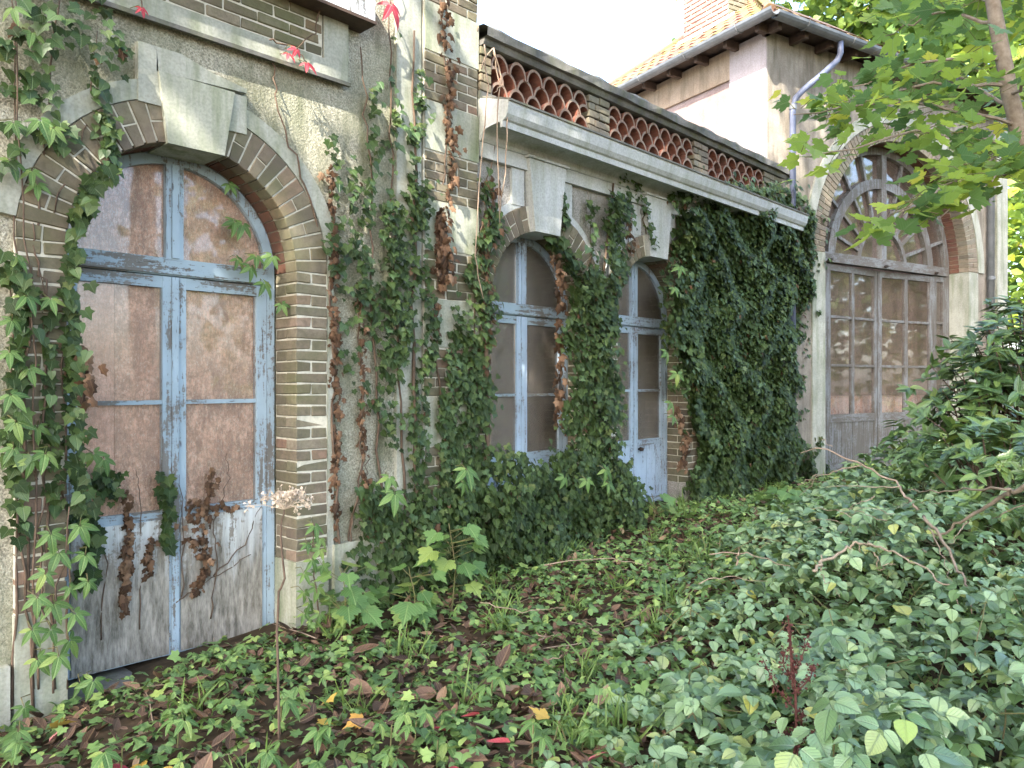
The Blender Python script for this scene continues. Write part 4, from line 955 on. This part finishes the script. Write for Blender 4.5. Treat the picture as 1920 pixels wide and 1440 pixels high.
ivy('thick ivy column between the arched window and the blue door', (1100, 1000),
    patch([(1062, 560), (1085, 500), (1118, 560), (1122, 470), (1130, 350), (1156, 350), (1156, 440), (1146, 540), (1140, 600), (1128, 650), (1140, 760), (1132, 860), (1145, 950), (1110, 985), (1000, 985), (990, 900), (1052, 840), (1058, 700), (1050, 620)], 1900, .22, .060, .16)
    + strand([(1030, 445), (1060, 470), (1085, 520), (1080, 570)], .10, 110, .085, .2, .10, .08)
    + dead([(1035, 470), (1055, 520), (1052, 600), (1050, 720), (1048, 800)], .07, 120, .085, .05, .05),
    [([(1100, 1000), (1110, 700), (1145, 345)], .022)])
ivy('low ivy bank heaped beneath the arched window', (960, 1060),
    patch([(840, 900), (880, 860), (930, 850), (1000, 872), (1090, 858), (1160, 885), (1178, 960), (1130, 1010), (1060, 1030), (960, 1050), (860, 1070), (800, 1060)], 1800, .42, .057, .14)
    + patch([(850, 920), (1150, 900), (1160, 980), (860, 1050)], 400, .10, .08, .05),
    [([(960, 1060), (980, 900)], .015)])
ivy('ivy hanging down the left jamb of the arched window', (905, 1020),
    patch([(882, 400), (905, 330), (922, 380), (925, 450), (910, 520), (910, 600), (906, 720), (912, 870), (875, 900), (865, 760), (880, 620), (870, 500)], 1000, .12, .060, .15)
    + dead([(912, 330), (906, 480), (908, 600), (900, 740)], .05, 150, .07, .05),
    [([(905, 1000), (900, 600), (915, 350)], .028), ([(890, 1000), (885, 500), (930, 250), (905, 140)], .008)])
ivy('broad ivy curtain spreading over the pilaster beside the arched door', (760, 1090),
    patch([(622, 430), (655, 360), (700, 330), (745, 330), (775, 400), (790, 470), (800, 560), (870, 570), (890, 640), (900, 760), (880, 860), (870, 960), (800, 1010), (730, 1060), (690, 1040), (700, 960), (745, 890), (735, 790), (700, 720), (690, 640), (640, 560)], 1700, .11, .056, .20, 0, .12, 1.15)
    + strand([(690, 160), (700, 260), (690, 330), (672, 420)], .06, 60, .065, .5)
    + strand([(725, 60), (735, 200), (728, 330)], .045, 34, .06, .5) + strand([(778, 120), (772, 240), (765, 360), (780, 430)], .07, 90, .065, .3),
    [([(760, 1080), (745, 700), (735, 330), (725, 20)], .012), ([(720, 1080), (700, 700), (690, 330), (672, 90)], .012), ([(775, 1080), (770, 500), (772, 60)], .018)])
ivy('ivy tumbling over the plinth at the foot of the pilaster', (700, 1120),
    patch([(650, 960), (690, 900), (740, 930), (860, 930), (900, 1000), (860, 1090), (780, 1120), (700, 1150), (660, 1110)], 1100, .20, .058, .22),
    [([(700, 1130), (690, 1000)], .012)])
ivy('brown withered ivy trail beside the right door jamb', (625, 1110),
    dead([(612, 320), (620, 420), (622, 520), (618, 600), (625, 700), (628, 800), (620, 900), (625, 1000)], .05, 210, .062) + strand([(612, 260), (630, 420), (640, 560), (650, 700)], .09, 60, .06, .4),
    [([(630, 1110), (622, 800), (618, 500), (560, 330), (510, 190), (505, 90)], .011), ([(640, 1110), (672, 900), (675, 640)], .010)], 'dead ivy')
ivy('second withered ivy trail on the pale roughcast', (680, 1110),
    dead([(668, 560), (674, 660), (672, 800), (678, 900), (682, 1000)], .04, 120, .052), [([(690, 1110), (676, 800), (668, 540)], .011), ([(648, 1080), (655, 960), (690, 860)], .008)], 'dead ivy')
ivy('long chain of curled brown leaves down the brick and stone quoins', (825, 1080),
    dead([(822, 0), (830, 90), (838, 160), (832, 230), (845, 300), (838, 350), (828, 400), (822, 470), (818, 540)], .055, 230, .07, .05) + dead([(815, 400), (825, 520)], .10, 140, .075, .05) + dead([(812, 560), (812, 620)], .03, 30, .06),
    [([(830, 1060), (812, 620), (828, 400), (838, 200), (822, 0)], .010)], 'dead ivy')
ivy('ivy bush hanging over the upper corner of the house wall', (40, 1330),
    patch([(0, -40), (215, -40), (200, 60), (150, 110), (120, 170), (100, 250), (60, 300), (0, 330)], 420, .16, .075, .55, 0, .10)
    + strand([(170, 120), (185, 230), (190, 300)], .05, 40, .06, .6), [([(60, 1330), (45, 700), (80, 250), (110, 0)], .010), ([(20, 1330), (30, 600), (20, 0)], .008), ([(100, 400), (170, 200), (180, 60)], .006)])
ivy('ivy fringe creeping round the left jamb of the arched door', (125, 1290),
    strand([(190, 320), (150, 370), (130, 440), (122, 540), (128, 640), (126, 760), (135, 860), (150, 960)], .035, 270, .065, .35, .10)
    + strand([(20, 480), (30, 640), (15, 800), (30, 1000)], .08, 110, .075, .3, .06) + strand([(90, 560), (85, 760), (100, 960)], .06, 70, .06, .4)
    + strand([(190, 210), (200, 280), (215, 320)], .035, 36, .06, .5)
    + dead([(140, 640), (150, 700), (140, 760)], .06, 26, .09, .12),
    [([(100, 1290), (82, 900), (88, 600), (60, 420)], .010), ([(125, 1290), (118, 900), (120, 560)], .008), ([(60, 1290), (30, 860), (10, 500)], .009), ([(70, 1290), (70, 1000), (98, 700), (60, 460)], .007)])
ivy('ivy and dry leaves climbing the lower panels of the arched door', (300, 1230),
    [(a, b + np.array([0, .25, 0]), c_, d, e) for a, b, c_, d, e in strand([(160, 960), (200, 1000), (190, 1100)], .16, 130, .065, .15, .03) + strand([(335, 900), (345, 960), (340, 1040)], .05, 50, .065, .1, .03)
     + strand([(215, 890), (230, 940)], .09, 40, .06, .2, .05)
     + dead([(262, 930), (268, 1000), (262, 1080), (258, 1150)], .025, 90, .06) + dead([(410, 950), (400, 1020), (420, 1060), (395, 1120)], .10, 120, .05) + dead([(430, 880), (425, 940), (380, 955), (480, 955)], .07, 70, .045)
     + dead([(310, 1020), (308, 1080)], .02, 26, .05)], [], 'ivy')
_dv = [o for o in bpy.data.objects if o.get('label') == 'ivy and dry leaves climbing the lower panels of the arched door'][0]
for pth in ([(262, 1180), (266, 1060), (262, 930), (255, 880)], [(395, 1160), (405, 1060), (400, 980), (430, 900), (425, 850)], [(400, 1080), (460, 1020), (490, 950)], [(190, 1200), (200, 1060), (170, 950)], [(340, 1120), (345, 1000), (336, 890)], [(330, 1130), (370, 1100), (440, 1060), (470, 1040)]):
    MB().tube(wob([(lambda w: (w[0], .236, w[1]))(on_wall(p[0], p[1], .236)) for p in pth], .012, 5), .0045, .002, 5).build('stem', M['stem'], _dv, tuple(_dv.location), True)
ivy('thin ivy strands on the grey roughcast above the arched window', (1105, 900),
    strand([(1100, 372), (1104, 430), (1106, 500), (1108, 570)], .03, 70, .06, .4) + strand([(1048, 360), (1050, 400), (1056, 430)], .03, 26, .07, .2), [([(1108, 600), (1104, 430), (1098, 360)], .006)])
ivy('withered creeper tangle round the keystone of the blue door', (1190, 900),
    strand([(1150, 330), (1185, 345), (1205, 400), (1215, 470)], .09, 110, .055, .6) + dead([(1172, 380), (1180, 480)], .07, 40, .06),
    [([(1175, 470), (1170, 400), (1130, 340), (1150, 322), (1200, 335)], .005), ([(1212, 470), (1200, 350), (1195, 330)], .008)], 'ivy')
# bare hanging tendrils at the near end of the wing
tn = tag(empty('bare_vine', (4.36, -.1, .05)), 'bare pale vine tendrils dangling from the near end of the parapet', 'vine')
for pth in ([(905, 85), (912, 160), (900, 300), (890, 480), (905, 560)], [(925, 90), (935, 160), (930, 260), (936, 420)], [(950, 215), (948, 300), (935, 400)], [(900, 130), (918, 90), (935, 130), (940, 160), (925, 175)], [(893, 60), (900, 20), (905, -10)]):
    MB().tube(wob([(*((lambda w: (w[0], -.30 - .02 * rng.rand(), w[1]))(on_wall(p[0], p[1], -.3))),) for p in pth], .01, 4), .006, .004, 5).build('stem', M['twig'], tn, (4.36, -.1, .05), True)

# ------------------------------------------------------------------ creeper with five-fingered leaves
def creeper(label, leaves, stems, group, mat='creeper', size=.10, base=None, yoff=-.12, cat='creeper'):
    x0, z0 = on_wall(*(base or leaves[0][:2])); b = (x0, -.15, float(gz(x0, -.15))); root = tag(empty('creeper', b), label, cat, group)
    P = []; 
    for i, l in enumerate(leaves):
        yy = l[2] if len(l) > 2 else yoff + rng.uniform(-.06, .06); w = on_wall(l[0], l[1], yy); P.append((w[0], yy, w[1]))
    P = np.array(P); n = len(P); nr = np.stack([rng.normal(-.1, .3, n), -np.ones(n), rng.uniform(.35, 1.0, n)], 1); tip = np.stack([rng.normal(0, .45, n), rng.normal(-.35, .15, n), -np.ones(n)], 1)
    leaf_objs('leaf', 'creeper_leaf_' + mat, T_CREEP, P, frames(nr, tip), rng.uniform(.75, 1.2, n) * size, M[mat], root, b)
    for q in P:
        MB().tube([q, q + np.array([rng.uniform(-.03, .03), .05, .03]), q + np.array([rng.uniform(-.05, .05), .09, .02])], .0022, .003, 4).build('leaf_stalk', M['green_stem'], root, b)
    for pth in stems:
        MB().tube(wob([(lambda w, yy: (w[0], yy, w[1]))(on_wall(p[0], p[1], yoff + .05), yoff + .05) for p in pth], .012, 4), .006, .0035, 5).build('stem', M['stem'], root, b, True)
    return root
creeper('fresh green creeper trailing down the left door jamb', [(25, 15), (60, 60), (25, 230), (75, 225), (100, 240), (18, 300), (60, 320), (70, 345), (30, 480), (50, 555), (95, 560), (22, 600), (18, 660), (55, 690), (30, 790), (70, 800), (25, 840), (60, 860), (85, 850), (195, 860, .05), (175, 850, .06), (20, 740)], [[(60, 1250), (70, 900), (60, 600), (40, 300), (30, 0)], [(70, 900), (40, 850)], [(60, 560), (95, 565)]], 'green creepers', base=(70, 1290))
creeper('bright creeper cascade at the foot of the left door jamb', [(110, 1035), (150, 985), (85, 1075), (130, 1100), (70, 1120), (140, 1150), (95, 1180), (165, 1090), (110, 1230), (70, 1235), (45, 1325), (150, 1280), (100, 1130), (60, 1180), (130, 1200), (95, 1000), (160, 1040), (175, 1275)], [[(100, 1300), (110, 1100), (130, 950)], [(100, 1180), (70, 1120)]], 'green creepers', base=(120, 1290), yoff=-.18)
creeper('creeper sprigs hanging inside the arched door on the right', [(430, 345, .15), (440, 415, .15), (455, 420, .14), (445, 485, .12), (480, 480, .12), (510, 480, .1), (495, 530, .1), (528, 570, .05), (470, 500, .1)], [], 'green creepers', base=(560, 1190), yoff=.10)
creeper('pale yellowish creeper climbing beside the right door jamb', [(590, 985), (575, 1020), (600, 1010), (585, 1050), (570, 1075), (605, 1060), (595, 1100), (580, 1130), (620, 1120), (600, 1150), (640, 1140), (570, 1110), (650, 1165), (615, 1165), (590, 1170), (570, 1150), (600, 1030)], [[(600, 1190), (590, 1080), (588, 980)], [(600, 1180), (640, 1140)]], 'green creepers', size=.085, base=(600, 1190), yoff=-.2)
creeper('single large creeper leaves on the ivy bank under the window', [(1058, 895), (730, 895), (740, 925), (875, 880), (868, 905), (1100, 900), (1140, 905), (1135, 880)], [], 'green creepers', base=(1000, 1050), yoff=-.38, size=.13)
creeper('creeper sprigs beside the right jamb of the blue door', [(1258, 755), (1262, 780), (1270, 700), (1250, 660), (1220, 945), (1240, 950), (1255, 935), (1275, 500), (1265, 540)], [], 'green creepers', base=(1270, 950), yoff=-.3, size=.12)
creeper('red creeper leaf dangling beside the white window box', [(733, 8, -.14)], [[(742, -90), (738, -40), (733, 8)]], 'red creepers', 'creeper_red', .16, base=(733, 1100))
creeper('red drooping creeper sprig under the brick apron', [(556, 92, -.14), (575, 118, -.14), (540, 100, -.12)], [[(505, 75), (530, 82), (556, 92), (575, 116)], [(600, 10), (590, 60), (556, 92)]], 'red creepers', 'creeper_red', .085, base=(560, 1180))
creeper('lone red creeper leaf against the upper house wall', [(266, 15, -.13)], [[(255, -80), (262, -30), (266, 15)]], 'red creepers', 'creeper_red', .07, base=(266, 1250))

# ------------------------------------------------------------------ the garden floor
def to_cam(P): d = P - np.array(CAMP); return d @ np.array(FW), d @ np.array(RT)
def floor_pts(n, x0=-.6, x1=12.5, y0=-6.0, y1=-.05, tmin=2.1):
    q = np.stack([rng.uniform(x0, x1, n), rng.uniform(y0, y1, n)], 1); P = np.stack([q[:, 0], q[:, 1], gz(q[:, 0], q[:, 1])], 1)
    t, l = to_cam(P); return P[(t > tmin) & (np.abs(l) < .74 * t + .5)]
BX = [-3, .6, 1.9, 2.9, 4.0, 6.0, 8.5, 9.8, 13]; BY = [-3.9, -3.3, -2.72, -2.36, -1.95, -1.25, -1.0, -1.5, -3.2]
def edge_d(P): return np.interp(P[:, 0], BX, BY) - P[:, 1]      # >0 inside the bramble patch
def up_frames(n, tilt): return frames(np.stack([rng.normal(0, tilt, n), rng.normal(0, tilt, n), np.ones(n)], 1), rng.normal(size=(n, 3)) * np.array([1, 1, .15]))
P = floor_pts(26000); d = edge_d(P); P = P[(d < .5)][:6500]; P[:, 2] += rng.uniform(.004, .035, len(P)); n = len(P)
scatter('leaf_litter', T_LITTER, P, up_frames(n, .42), rng.uniform(.04, .105, n), M['litter']); tag(bpy.data.objects['leaf_litter'], 'brown leaf litter carpeting the ground between the plants', 'leaf litter', None, 'stuff')
for mt, cnt, lab, grp in (('litter', 110, 'curled brown fallen leaf lying on the dark garden floor', 'brown fallen leaves'), ('litter_red', 34, 'crimson fallen creeper leaf lying among the brown ones', 'red fallen leaves'), ('litter_yellow', 26, 'yellow fallen leaf lying among the green ground plants', 'yellow fallen leaves')):
    P = floor_pts(2400); P = P[edge_d(P) < .15]; P = P[np.argsort(to_cam(P)[0] + rng.uniform(0, 2.5, len(P)))][:cnt * 2][::2]; P[:, 2] += rng.uniform(.04, .075, len(P)); n = len(P)
    for o in leaf_objs('fallen_leaf', 'fallen_' + mt, T_LITTER if mt != 'litter_yellow' else T_MAPLE, P, up_frames(n, .35), rng.uniform(.09, .17, n) if mt == 'litter' else rng.uniform(.07, .11, n), M[mt], None): tag(o, lab, 'leaf', grp)
# low green ground cover
P = floor_pts(62000); d = edge_d(P); dens = .60 + .34 * np.sin(P[:, 0] * 2.7 + 1.9 * np.sin(P[:, 1] * 2.1)) * np.sin(P[:, 1] * 3.3) + .25 * (d > -.7)
P = P[(rng.rand(len(P)) < dens)][:22000]; P[:, 2] += rng.uniform(.03, .15, len(P)) * rng.rand(len(P)); n = len(P); k = rng.randint(0, 4, n)
gc = tag(empty('ground_cover', (3, -2, 0)), 'low green ground cover of small three-leaved weeds before the house', 'ground cover', None, 'stuff')
for kk, tm_, sz, mt in ((0, T_SMALL3, .042, 'cover'), (1, T_SMALL3, .030, 'cover'), (2, T_IVY, .060, 'cover'), (3, T_CREEP, .050, 'creeper')):
    q = P[k == kk]; scatter('leaves', tm_, q, up_frames(len(q), .40), rng.uniform(.7, 1.4, len(q)) * sz, M[mt], gc, (3, -2, 0))
tw = MB()
for p in floor_pts(420):
    a = rng.uniform(0, 6.28); L = rng.uniform(.08, .35); q = p + np.array([math.cos(a) * L, math.sin(a) * L, rng.uniform(.0, .06)]); tw.tube(wob([p + np.array([0, 0, .03]), q + np.array([0, 0, .03])], .012, 3), rng.uniform(.0018, .005), .0015, 4)
tag(tw.build('twig_litter', M['twig']), 'thin dead twigs littered over the garden floor', 'twigs', None, 'stuff')
# feathery weeds and grass
P = floor_pts(3000); P = P[(edge_d(P) < .3)][:900]; P = np.repeat(P[:60], 24, 0) + rng.normal(0, .05, (1440, 3)) * np.array([1, 1, 0]); n = len(P)
g = scatter('grass', T_BLADE, P, frames(rng.normal(size=(n, 3)) * np.array([1, 1, .3]), np.stack([rng.normal(0, .45, n), rng.normal(0, .45, n), np.ones(n)], 1)), rng.uniform(.08, .22, n), M['grass']); tag(g, 'thin green grass tufts among the fallen leaves', 'grass', None, 'stuff')
# creeper seedlings that stand up out of the litter
P = floor_pts(5000); P = P[(edge_d(P) < .25)]; t, _ = to_cam(P); P = P[np.argsort(t + rng.uniform(0, 6, len(P)))][:52]
for i, p in enumerate(P):
    h = rng.uniform(.08, .2); r_ = tag(empty('creeper_seedling', p), 'small bright creeper seedling standing in the leaf litter', 'seedling', 'creeper seedlings in the litter')
    MB().tube([p + np.array([0, 0, -.02]), p + np.array([.01, 0, h])], .004, .003, 5).build('stem', M['green_stem'], r_, tuple(p))
    m_ = 3; q = p + np.array([.01, 0, h]) + rng.normal(0, .035, (m_, 3)) * np.array([1, 1, .5]); a = rng.uniform(0, 6.28) + np.arange(m_) * 2.1
    leaf_objs('leaf', 'creeper_leaf_creeper', T_CREEP, q, frames(np.stack([np.cos(a) * .4, np.sin(a) * .4 - .2, np.ones(m_)], 1), np.stack([np.cos(a), np.sin(a), -.2 * np.ones(m_)], 1)), rng.uniform(.06, .10, m_), M['creeper'], r_, tuple(p))
# maple saplings at the foot of the wall
def sapling(label, px, py, t, n, h, size):
    b = at(px, py, t); b.z = float(gz(b.x, b.y)); r_ = tag(empty('maple_sapling', b), label, 'sapling', 'maple saplings by the wall')
    stm = MB().tube(wob([b, b + Vector((.03, -.02, h * .5)), b + Vector((.0, .02, h))], .01, 3), .007, .003, 5).build('stem', M['green_stem'], r_, tuple(b))
    a = rng.uniform(0, 6.28, n); hh = rng.uniform(.35, 1.02, n) * h; rr = rng.uniform(.06, .20, n)
    P = np.stack([b.x + rr * np.cos(a), b.y + rr * np.sin(a) - .03, b.z + hh], 1); st = MB()
    for p, z in zip(P, hh): st.tube([(b.x, b.y, b.z + z - .05), tuple(p)], .0025, .002, 4)
    o = st.build('leaf_stalk', M['green_stem'], r_, tuple(b)); o['kind'] = 'stuff'
    nr = np.stack([np.cos(a) * .35 - .15, np.sin(a) * .35 - .35, np.ones(n)], 1); tip = np.stack([np.cos(a), np.sin(a), -.45 * np.ones(n)], 1)
    leaf_objs('leaf', 'sapling_leaf', T_MAPLE, P, frames(nr, tip), rng.uniform(.75, 1.2, n) * size, M['creeper'], r_, tuple(b))
sapling('leafy maple sapling before the ivy at the house corner', 845, 1110, 5.3, 26, .62, .125)
sapling('maple sapling beside the pale creeper by the door jamb', 640, 1150, 4.9, 20, .42, .12)
sapling('maple sapling low among the dark ivy at the pilaster', 770, 1130, 5.1, 16, .38, .13)
sapling('tiny maple sapling in front of the blue door', 1225, 985, 7.4, 12, .3, .11)
sapling('maple sapling on the bare floor in front of the great ivy mass', 1480, 985, 7.4, 26, .28, .12)
sapling('wide low maple sapling where the brambles begin', 1560, 980, 6.9, 26, .32, .12)

# brambles
cent = [at(1080, 1440, 2.7), at(1400, 1440, 2.5), at(1750, 1440, 2.4), at(1230, 1250, 3.5), at(1500, 1230, 3.4), at(1800, 1220, 3.3), at(1420, 1080, 4.8), at(1680, 1080, 4.6), at(1900, 1060, 4.4), at(1560, 990, 6.3), at(1760, 980, 6.0), at(1880, 960, 7.4)]
labs = ['pale bramble at the bottom edge, nearest the bare floor', 'large-leaved bramble round the foot of the red-brown dock', 'bramble filling the bottom right corner', 'bramble patch advancing over the leaf litter in mid garden', 'bramble behind the red-brown dock stalk', 'bramble below the thick fallen branch', 'bramble about the pale forked dead branch', 'bramble under the dead sticks in the middle', 'bramble at the right edge under the branch', 'bramble running up to the foot of the pavilion', 'bramble at the base of the laurel shrubs', 'farthest bramble, behind the laurels']
C2 = np.array([(c.x, c.y) for c in cent]); roots = []
for c, lb in zip(cent, labs):
    b = (c.x, c.y, float(gz(c.x, c.y))); roots.append((tag(empty('bramble', b), lb, 'bramble', 'brambles overrunning the garden'), b))
P = floor_pts(19000, tmin=1.65); d = edge_d(P); keep = (d > -.25) & (rng.rand(len(P)) < np.clip(.35 + d * .9, .12, 1)); P = P[keep]; d = d[keep]
t, l = to_cam(P)
canopy = np.clip(.12 + .34 * np.clip(d, 0, 1.6) / 1.0, .08, .52) * (.78 + .22 * np.sin(P[:, 0] * 3.1 + 2 * np.sin(P[:, 1] * 2.7)) + .12 * np.sin(P[:, 1] * 6.3 + P[:, 0] * 4.1))
canopy = canopy + .42 * np.clip((l - 1.5) / 2.2, 0, 1) * np.clip(d, 0, 1) * (.8 + .3 * np.sin(P[:, 0] * 2.3 + P[:, 1] * 1.7))
lay = 1 - rng.rand(len(P)) ** 1.7 * .75
P[:, 2] += np.maximum(canopy * lay, .04)
ok = (t > 1.75); P, lay = P[ok], lay[ok]; n = len(P)
nr = np.stack([rng.normal(-.05, .34, n), rng.normal(-.10, .34, n), np.ones(n)], 1); tip = rng.normal(size=(n, 3)) * np.array([1, 1, .2]) + np.array([-.2, -.2, -.25]); Fm = frames(nr, tip); S = rng.uniform(.036, .078, n) + rng.rand(n) ** 3 * .055
own = np.argmin(((P[:, None, :2] - C2[None]) ** 2).sum(2), 1); score = to_cam(P)[0] - lay * 1.2
for i, (rt_, b) in enumerate(roots):
    idx = np.where(own == i)[0]; idx = idx[np.argsort(score[idx])]; top = idx[:150]; rest = idx[150:]
    leaf_objs('leaf', 'bramble_leaf', T_BRAMT, P[top], Fm[top], S[top], M['bramble'], rt_, b); scatter('leaves', T_BRAM, P[rest[::5]], Fm[rest[::5]], S[rest[::5]] * 1.15, M['cover'], rt_, b); rest = np.setdiff1d(rest, rest[::5]); scatter('leaves', T_BRAM, P[rest], Fm[rest], S[rest], M['bramble'], rt_, b)
    for j in idx[::26][:26]:
        q = P[j]; a = np.array([q[0] + rng.normal() * .3, q[1] + rng.normal() * .3, b[2] - .02]); mid_ = (a + q) / 2 + np.array([0, 0, .14])
        MB().tube(wob([a, mid_, q], .012, 3), .004, .0022, 5).build('cane', M['green_stem'], rt_, b)

# ------------------------------------------------------------------ dead wood, dry stalks
def stick(label, paths, mat='twig', cat='branch', group='dead branches on the brambles'):
    p0 = at(*paths[0][0][-1]); root = tag(empty('fallen_branch', (p0.x, p0.y, float(gz(p0.x, p0.y)))), label, cat, group); iv = tuple(root.location)
    for k, (pth, r_) in enumerate(paths):
        MB().tube(wob([at(*q) for q in pth], .012, 5), r_ * .75, r_ * .25, 7).build('bough' if k == 0 else 'twig', M[mat], root, iv, True)
stick('arching pale dead branch in front of the carriage door', [([(1730, 965, 5.2), (1700, 930, 5.4), (1680, 905, 5.6), (1610, 868, 5.8), (1535, 838, 6.0), (1500, 850, 6.1)], .014), ([(1615, 872, 5.8), (1570, 882, 5.9), (1535, 895, 6.0), (1498, 932, 6.1)], .006), ([(1535, 890, 6.0), (1515, 900, 6.0), (1498, 908, 6.0)], .004), ([(1560, 838, 6.0), (1545, 826, 6.0), (1535, 818, 6.0)], .004), ([(1690, 912, 5.5), (1610, 910, 5.6), (1545, 915, 5.7)], .005), ([(1640, 930, 5.4), (1600, 948, 5.4), (1575, 962, 5.4)], .005)])
stick('thick brown fallen branch reaching in from the right edge', [([(1960, 895, 3.9), (1900, 920, 4.1), (1880, 930, 4.2), (1830, 962, 4.4), (1770, 998, 4.6), (1740, 1005, 4.7)], .021), ([(1895, 918, 4.1), (1840, 916, 4.3), (1800, 920, 4.5), (1735, 922, 4.8), (1700, 918, 5.0)], .010), ([(1815, 975, 4.5), (1800, 1000, 4.4), (1780, 1020, 4.4)], .006), ([(1960, 930, 3.9), (1890, 958, 4.1), (1860, 972, 4.2)], .006)], 'bark')
stick('straight dark dead limb slanting down into the brambles', [([(1732, 968, 4.6), (1765, 1010, 4.4), (1800, 1070, 4.1), (1815, 1112, 3.9), (1822, 1150, 3.8)], .014), ([(1740, 990, 4.5), (1765, 1040, 4.3), (1785, 1090, 4.1)], .006)], 'bark')
stick('bleached forked dead branch lying in the middle of the brambles', [([(1525, 1070, 4.4), (1545, 1052, 4.5), (1590, 1028, 4.6), (1605, 1016, 4.6), (1640, 1024, 4.5), (1700, 1046, 4.3), (1745, 1075, 4.1), (1785, 1105, 4.0), (1800, 1140, 3.9)], .013), ([(1628, 1016, 4.6), (1640, 1040, 4.5), (1650, 1070, 4.5), (1660, 1060, 4.4), (1680, 1058, 4.4)], .008), ([(1612, 1020, 4.6), (1605, 1045, 4.6), (1590, 1065, 4.5)], .006), ([(1540, 1040, 4.5), (1540, 1070, 4.5), (1545, 1090, 4.4), (1560, 1100, 4.4), (1575, 1120, 4.3)], .005)], 'dry')
stick('thin dead twigs scattered over the floor by the great ivy', [([(1330, 1040, 5.2), (1400, 1035, 5.2), (1470, 1060, 5.0), (1500, 1075, 4.9)], .006), ([(1560, 1005, 5.6), (1600, 985, 5.6), (1660, 1005, 5.4)], .006), ([(1310, 1095, 4.8), (1360, 1080, 4.8), (1440, 1090, 4.7)], .005), ([(1380, 1060, 5.1), (1382, 1040, 5.1), (1384, 1026, 5.1)], .009)])
tws = []
for _ in range(26):
    px, py, t_ = rng.uniform(1480, 1780), rng.uniform(935, 1060), rng.uniform(4.6, 5.8); L = rng.uniform(40, 130); a = rng.uniform(-.6, .5)
    tws.append(([(px + L, py - L * a * .5, t_ - .2), (px + L * .5, py - L * a * .2 - 6, t_), (px, py + rng.uniform(-8, 12), t_ + .1)], rng.uniform(.002, .005)))
stick('tangle of fine dead twigs before the carriage door', tws)
stick('grey stick propped against the ivy under the arched window', [([(1020, 1060, 5.6), (1150, 1045, 5.8), (1240, 1070, 5.6)], .006), ([(900, 1130, 4.9), (980, 1150, 4.8), (1060, 1140, 4.8)], .005)])
# dry umbel stalk near the viewer
hb = at(524, 1440, 3.35); hb.z = float(gz(hb.x, hb.y))
hog = tag(empty('dry_hogweed', hb), 'tall dry umbel stalk with withered seed head before the door', 'dry stalk'); HB = tuple(hb)
MB().tube(wob([hb, at(519, 1180, 3.35), at(524, 1110, 3.35), at(534, 1085, 3.35), at(526, 1010, 3.35), at(527, 985, 3.35), at(533, 955, 3.35)], .003, 3), .006, .0035, 8).build('stalk', M['stem'], hog, HB, True)
ht = at(533, 955, 3.35); um = MB(); seeds = []
for i in range(30):
    a = rng.uniform(0, 6.28); e = rng.uniform(.15, 1.0); v = Vector((math.cos(a) * e, math.sin(a) * e, .62 - .5 * e)); q = ht + v * rng.uniform(.11, .17)
    um.tube([ht, ht.lerp(q, .6) + Vector((0, 0, .01)), q], .0016, .0012, 4)
    for _ in range(9): s_ = q + Vector(rng.normal(0, .012, 3)); um.tube([q, s_], .0009, .0009, 3); seeds.append(tuple(s_))
um.build('seed_head', M['umbel'], hog, HB)
n = len(seeds); o = scatter('seeds', T_CARD, np.array(seeds), frames(rng.normal(size=(n, 3)), rng.normal(size=(n, 3))), rng.uniform(.010, .018, n), M['umbel'], hog, HB)
# rusty dock in the brambles
db = at(1490, 1560, 2.75); db.z = float(gz(db.x, db.y))
dock = tag(empty('dock_plant', db), 'rusty red-brown dock seed stalk standing in the brambles', 'dock'); DB = tuple(db)
dst = MB(); main = [db, at(1490, 1420, 2.75), at(1492, 1330, 2.75), at(1486, 1230, 2.75), at(1478, 1160, 2.75)]; dst.tube(wob(main, .004, 3), .007, .003, 6)
br = [[(1492, 1330), (1455, 1290), (1430, 1235)], [(1492, 1300), (1520, 1270), (1525, 1245)], [(1490, 1380), (1470, 1375), (1460, 1350)], [(1490, 1390), (1520, 1380), (1545, 1345)], [(1486, 1260), (1500, 1240), (1515, 1200)], [(1488, 1280), (1470, 1250), (1468, 1210)], [(1494, 1420), (1503, 1350), (1500, 1330)]]
SPt = []
for b_ in [[(1486, 1290), (1482, 1230), (1478, 1160)], [(1490, 1420), (1492, 1330)]] + br:
    pp = [at(p[0], p[1], 2.75 + rng.uniform(-.03, .03)) for p in b_]; dst.tube(pp, .003, .0016, 5)
    for a_, c_ in zip(pp[:-1], pp[1:]):
        for _ in range(46): SPt.append(tuple(a_.lerp(c_, rng.rand()) + Vector(rng.normal(0, .009, 3))))
dst.build('stalk', M['dock'], dock, DB)
n = len(SPt); scatter('seeds', T_CARD, np.array(SPt), frames(rng.normal(size=(n, 3)), rng.normal(size=(n, 3))), rng.uniform(.006, .013, n), M['dock'], dock, DB)
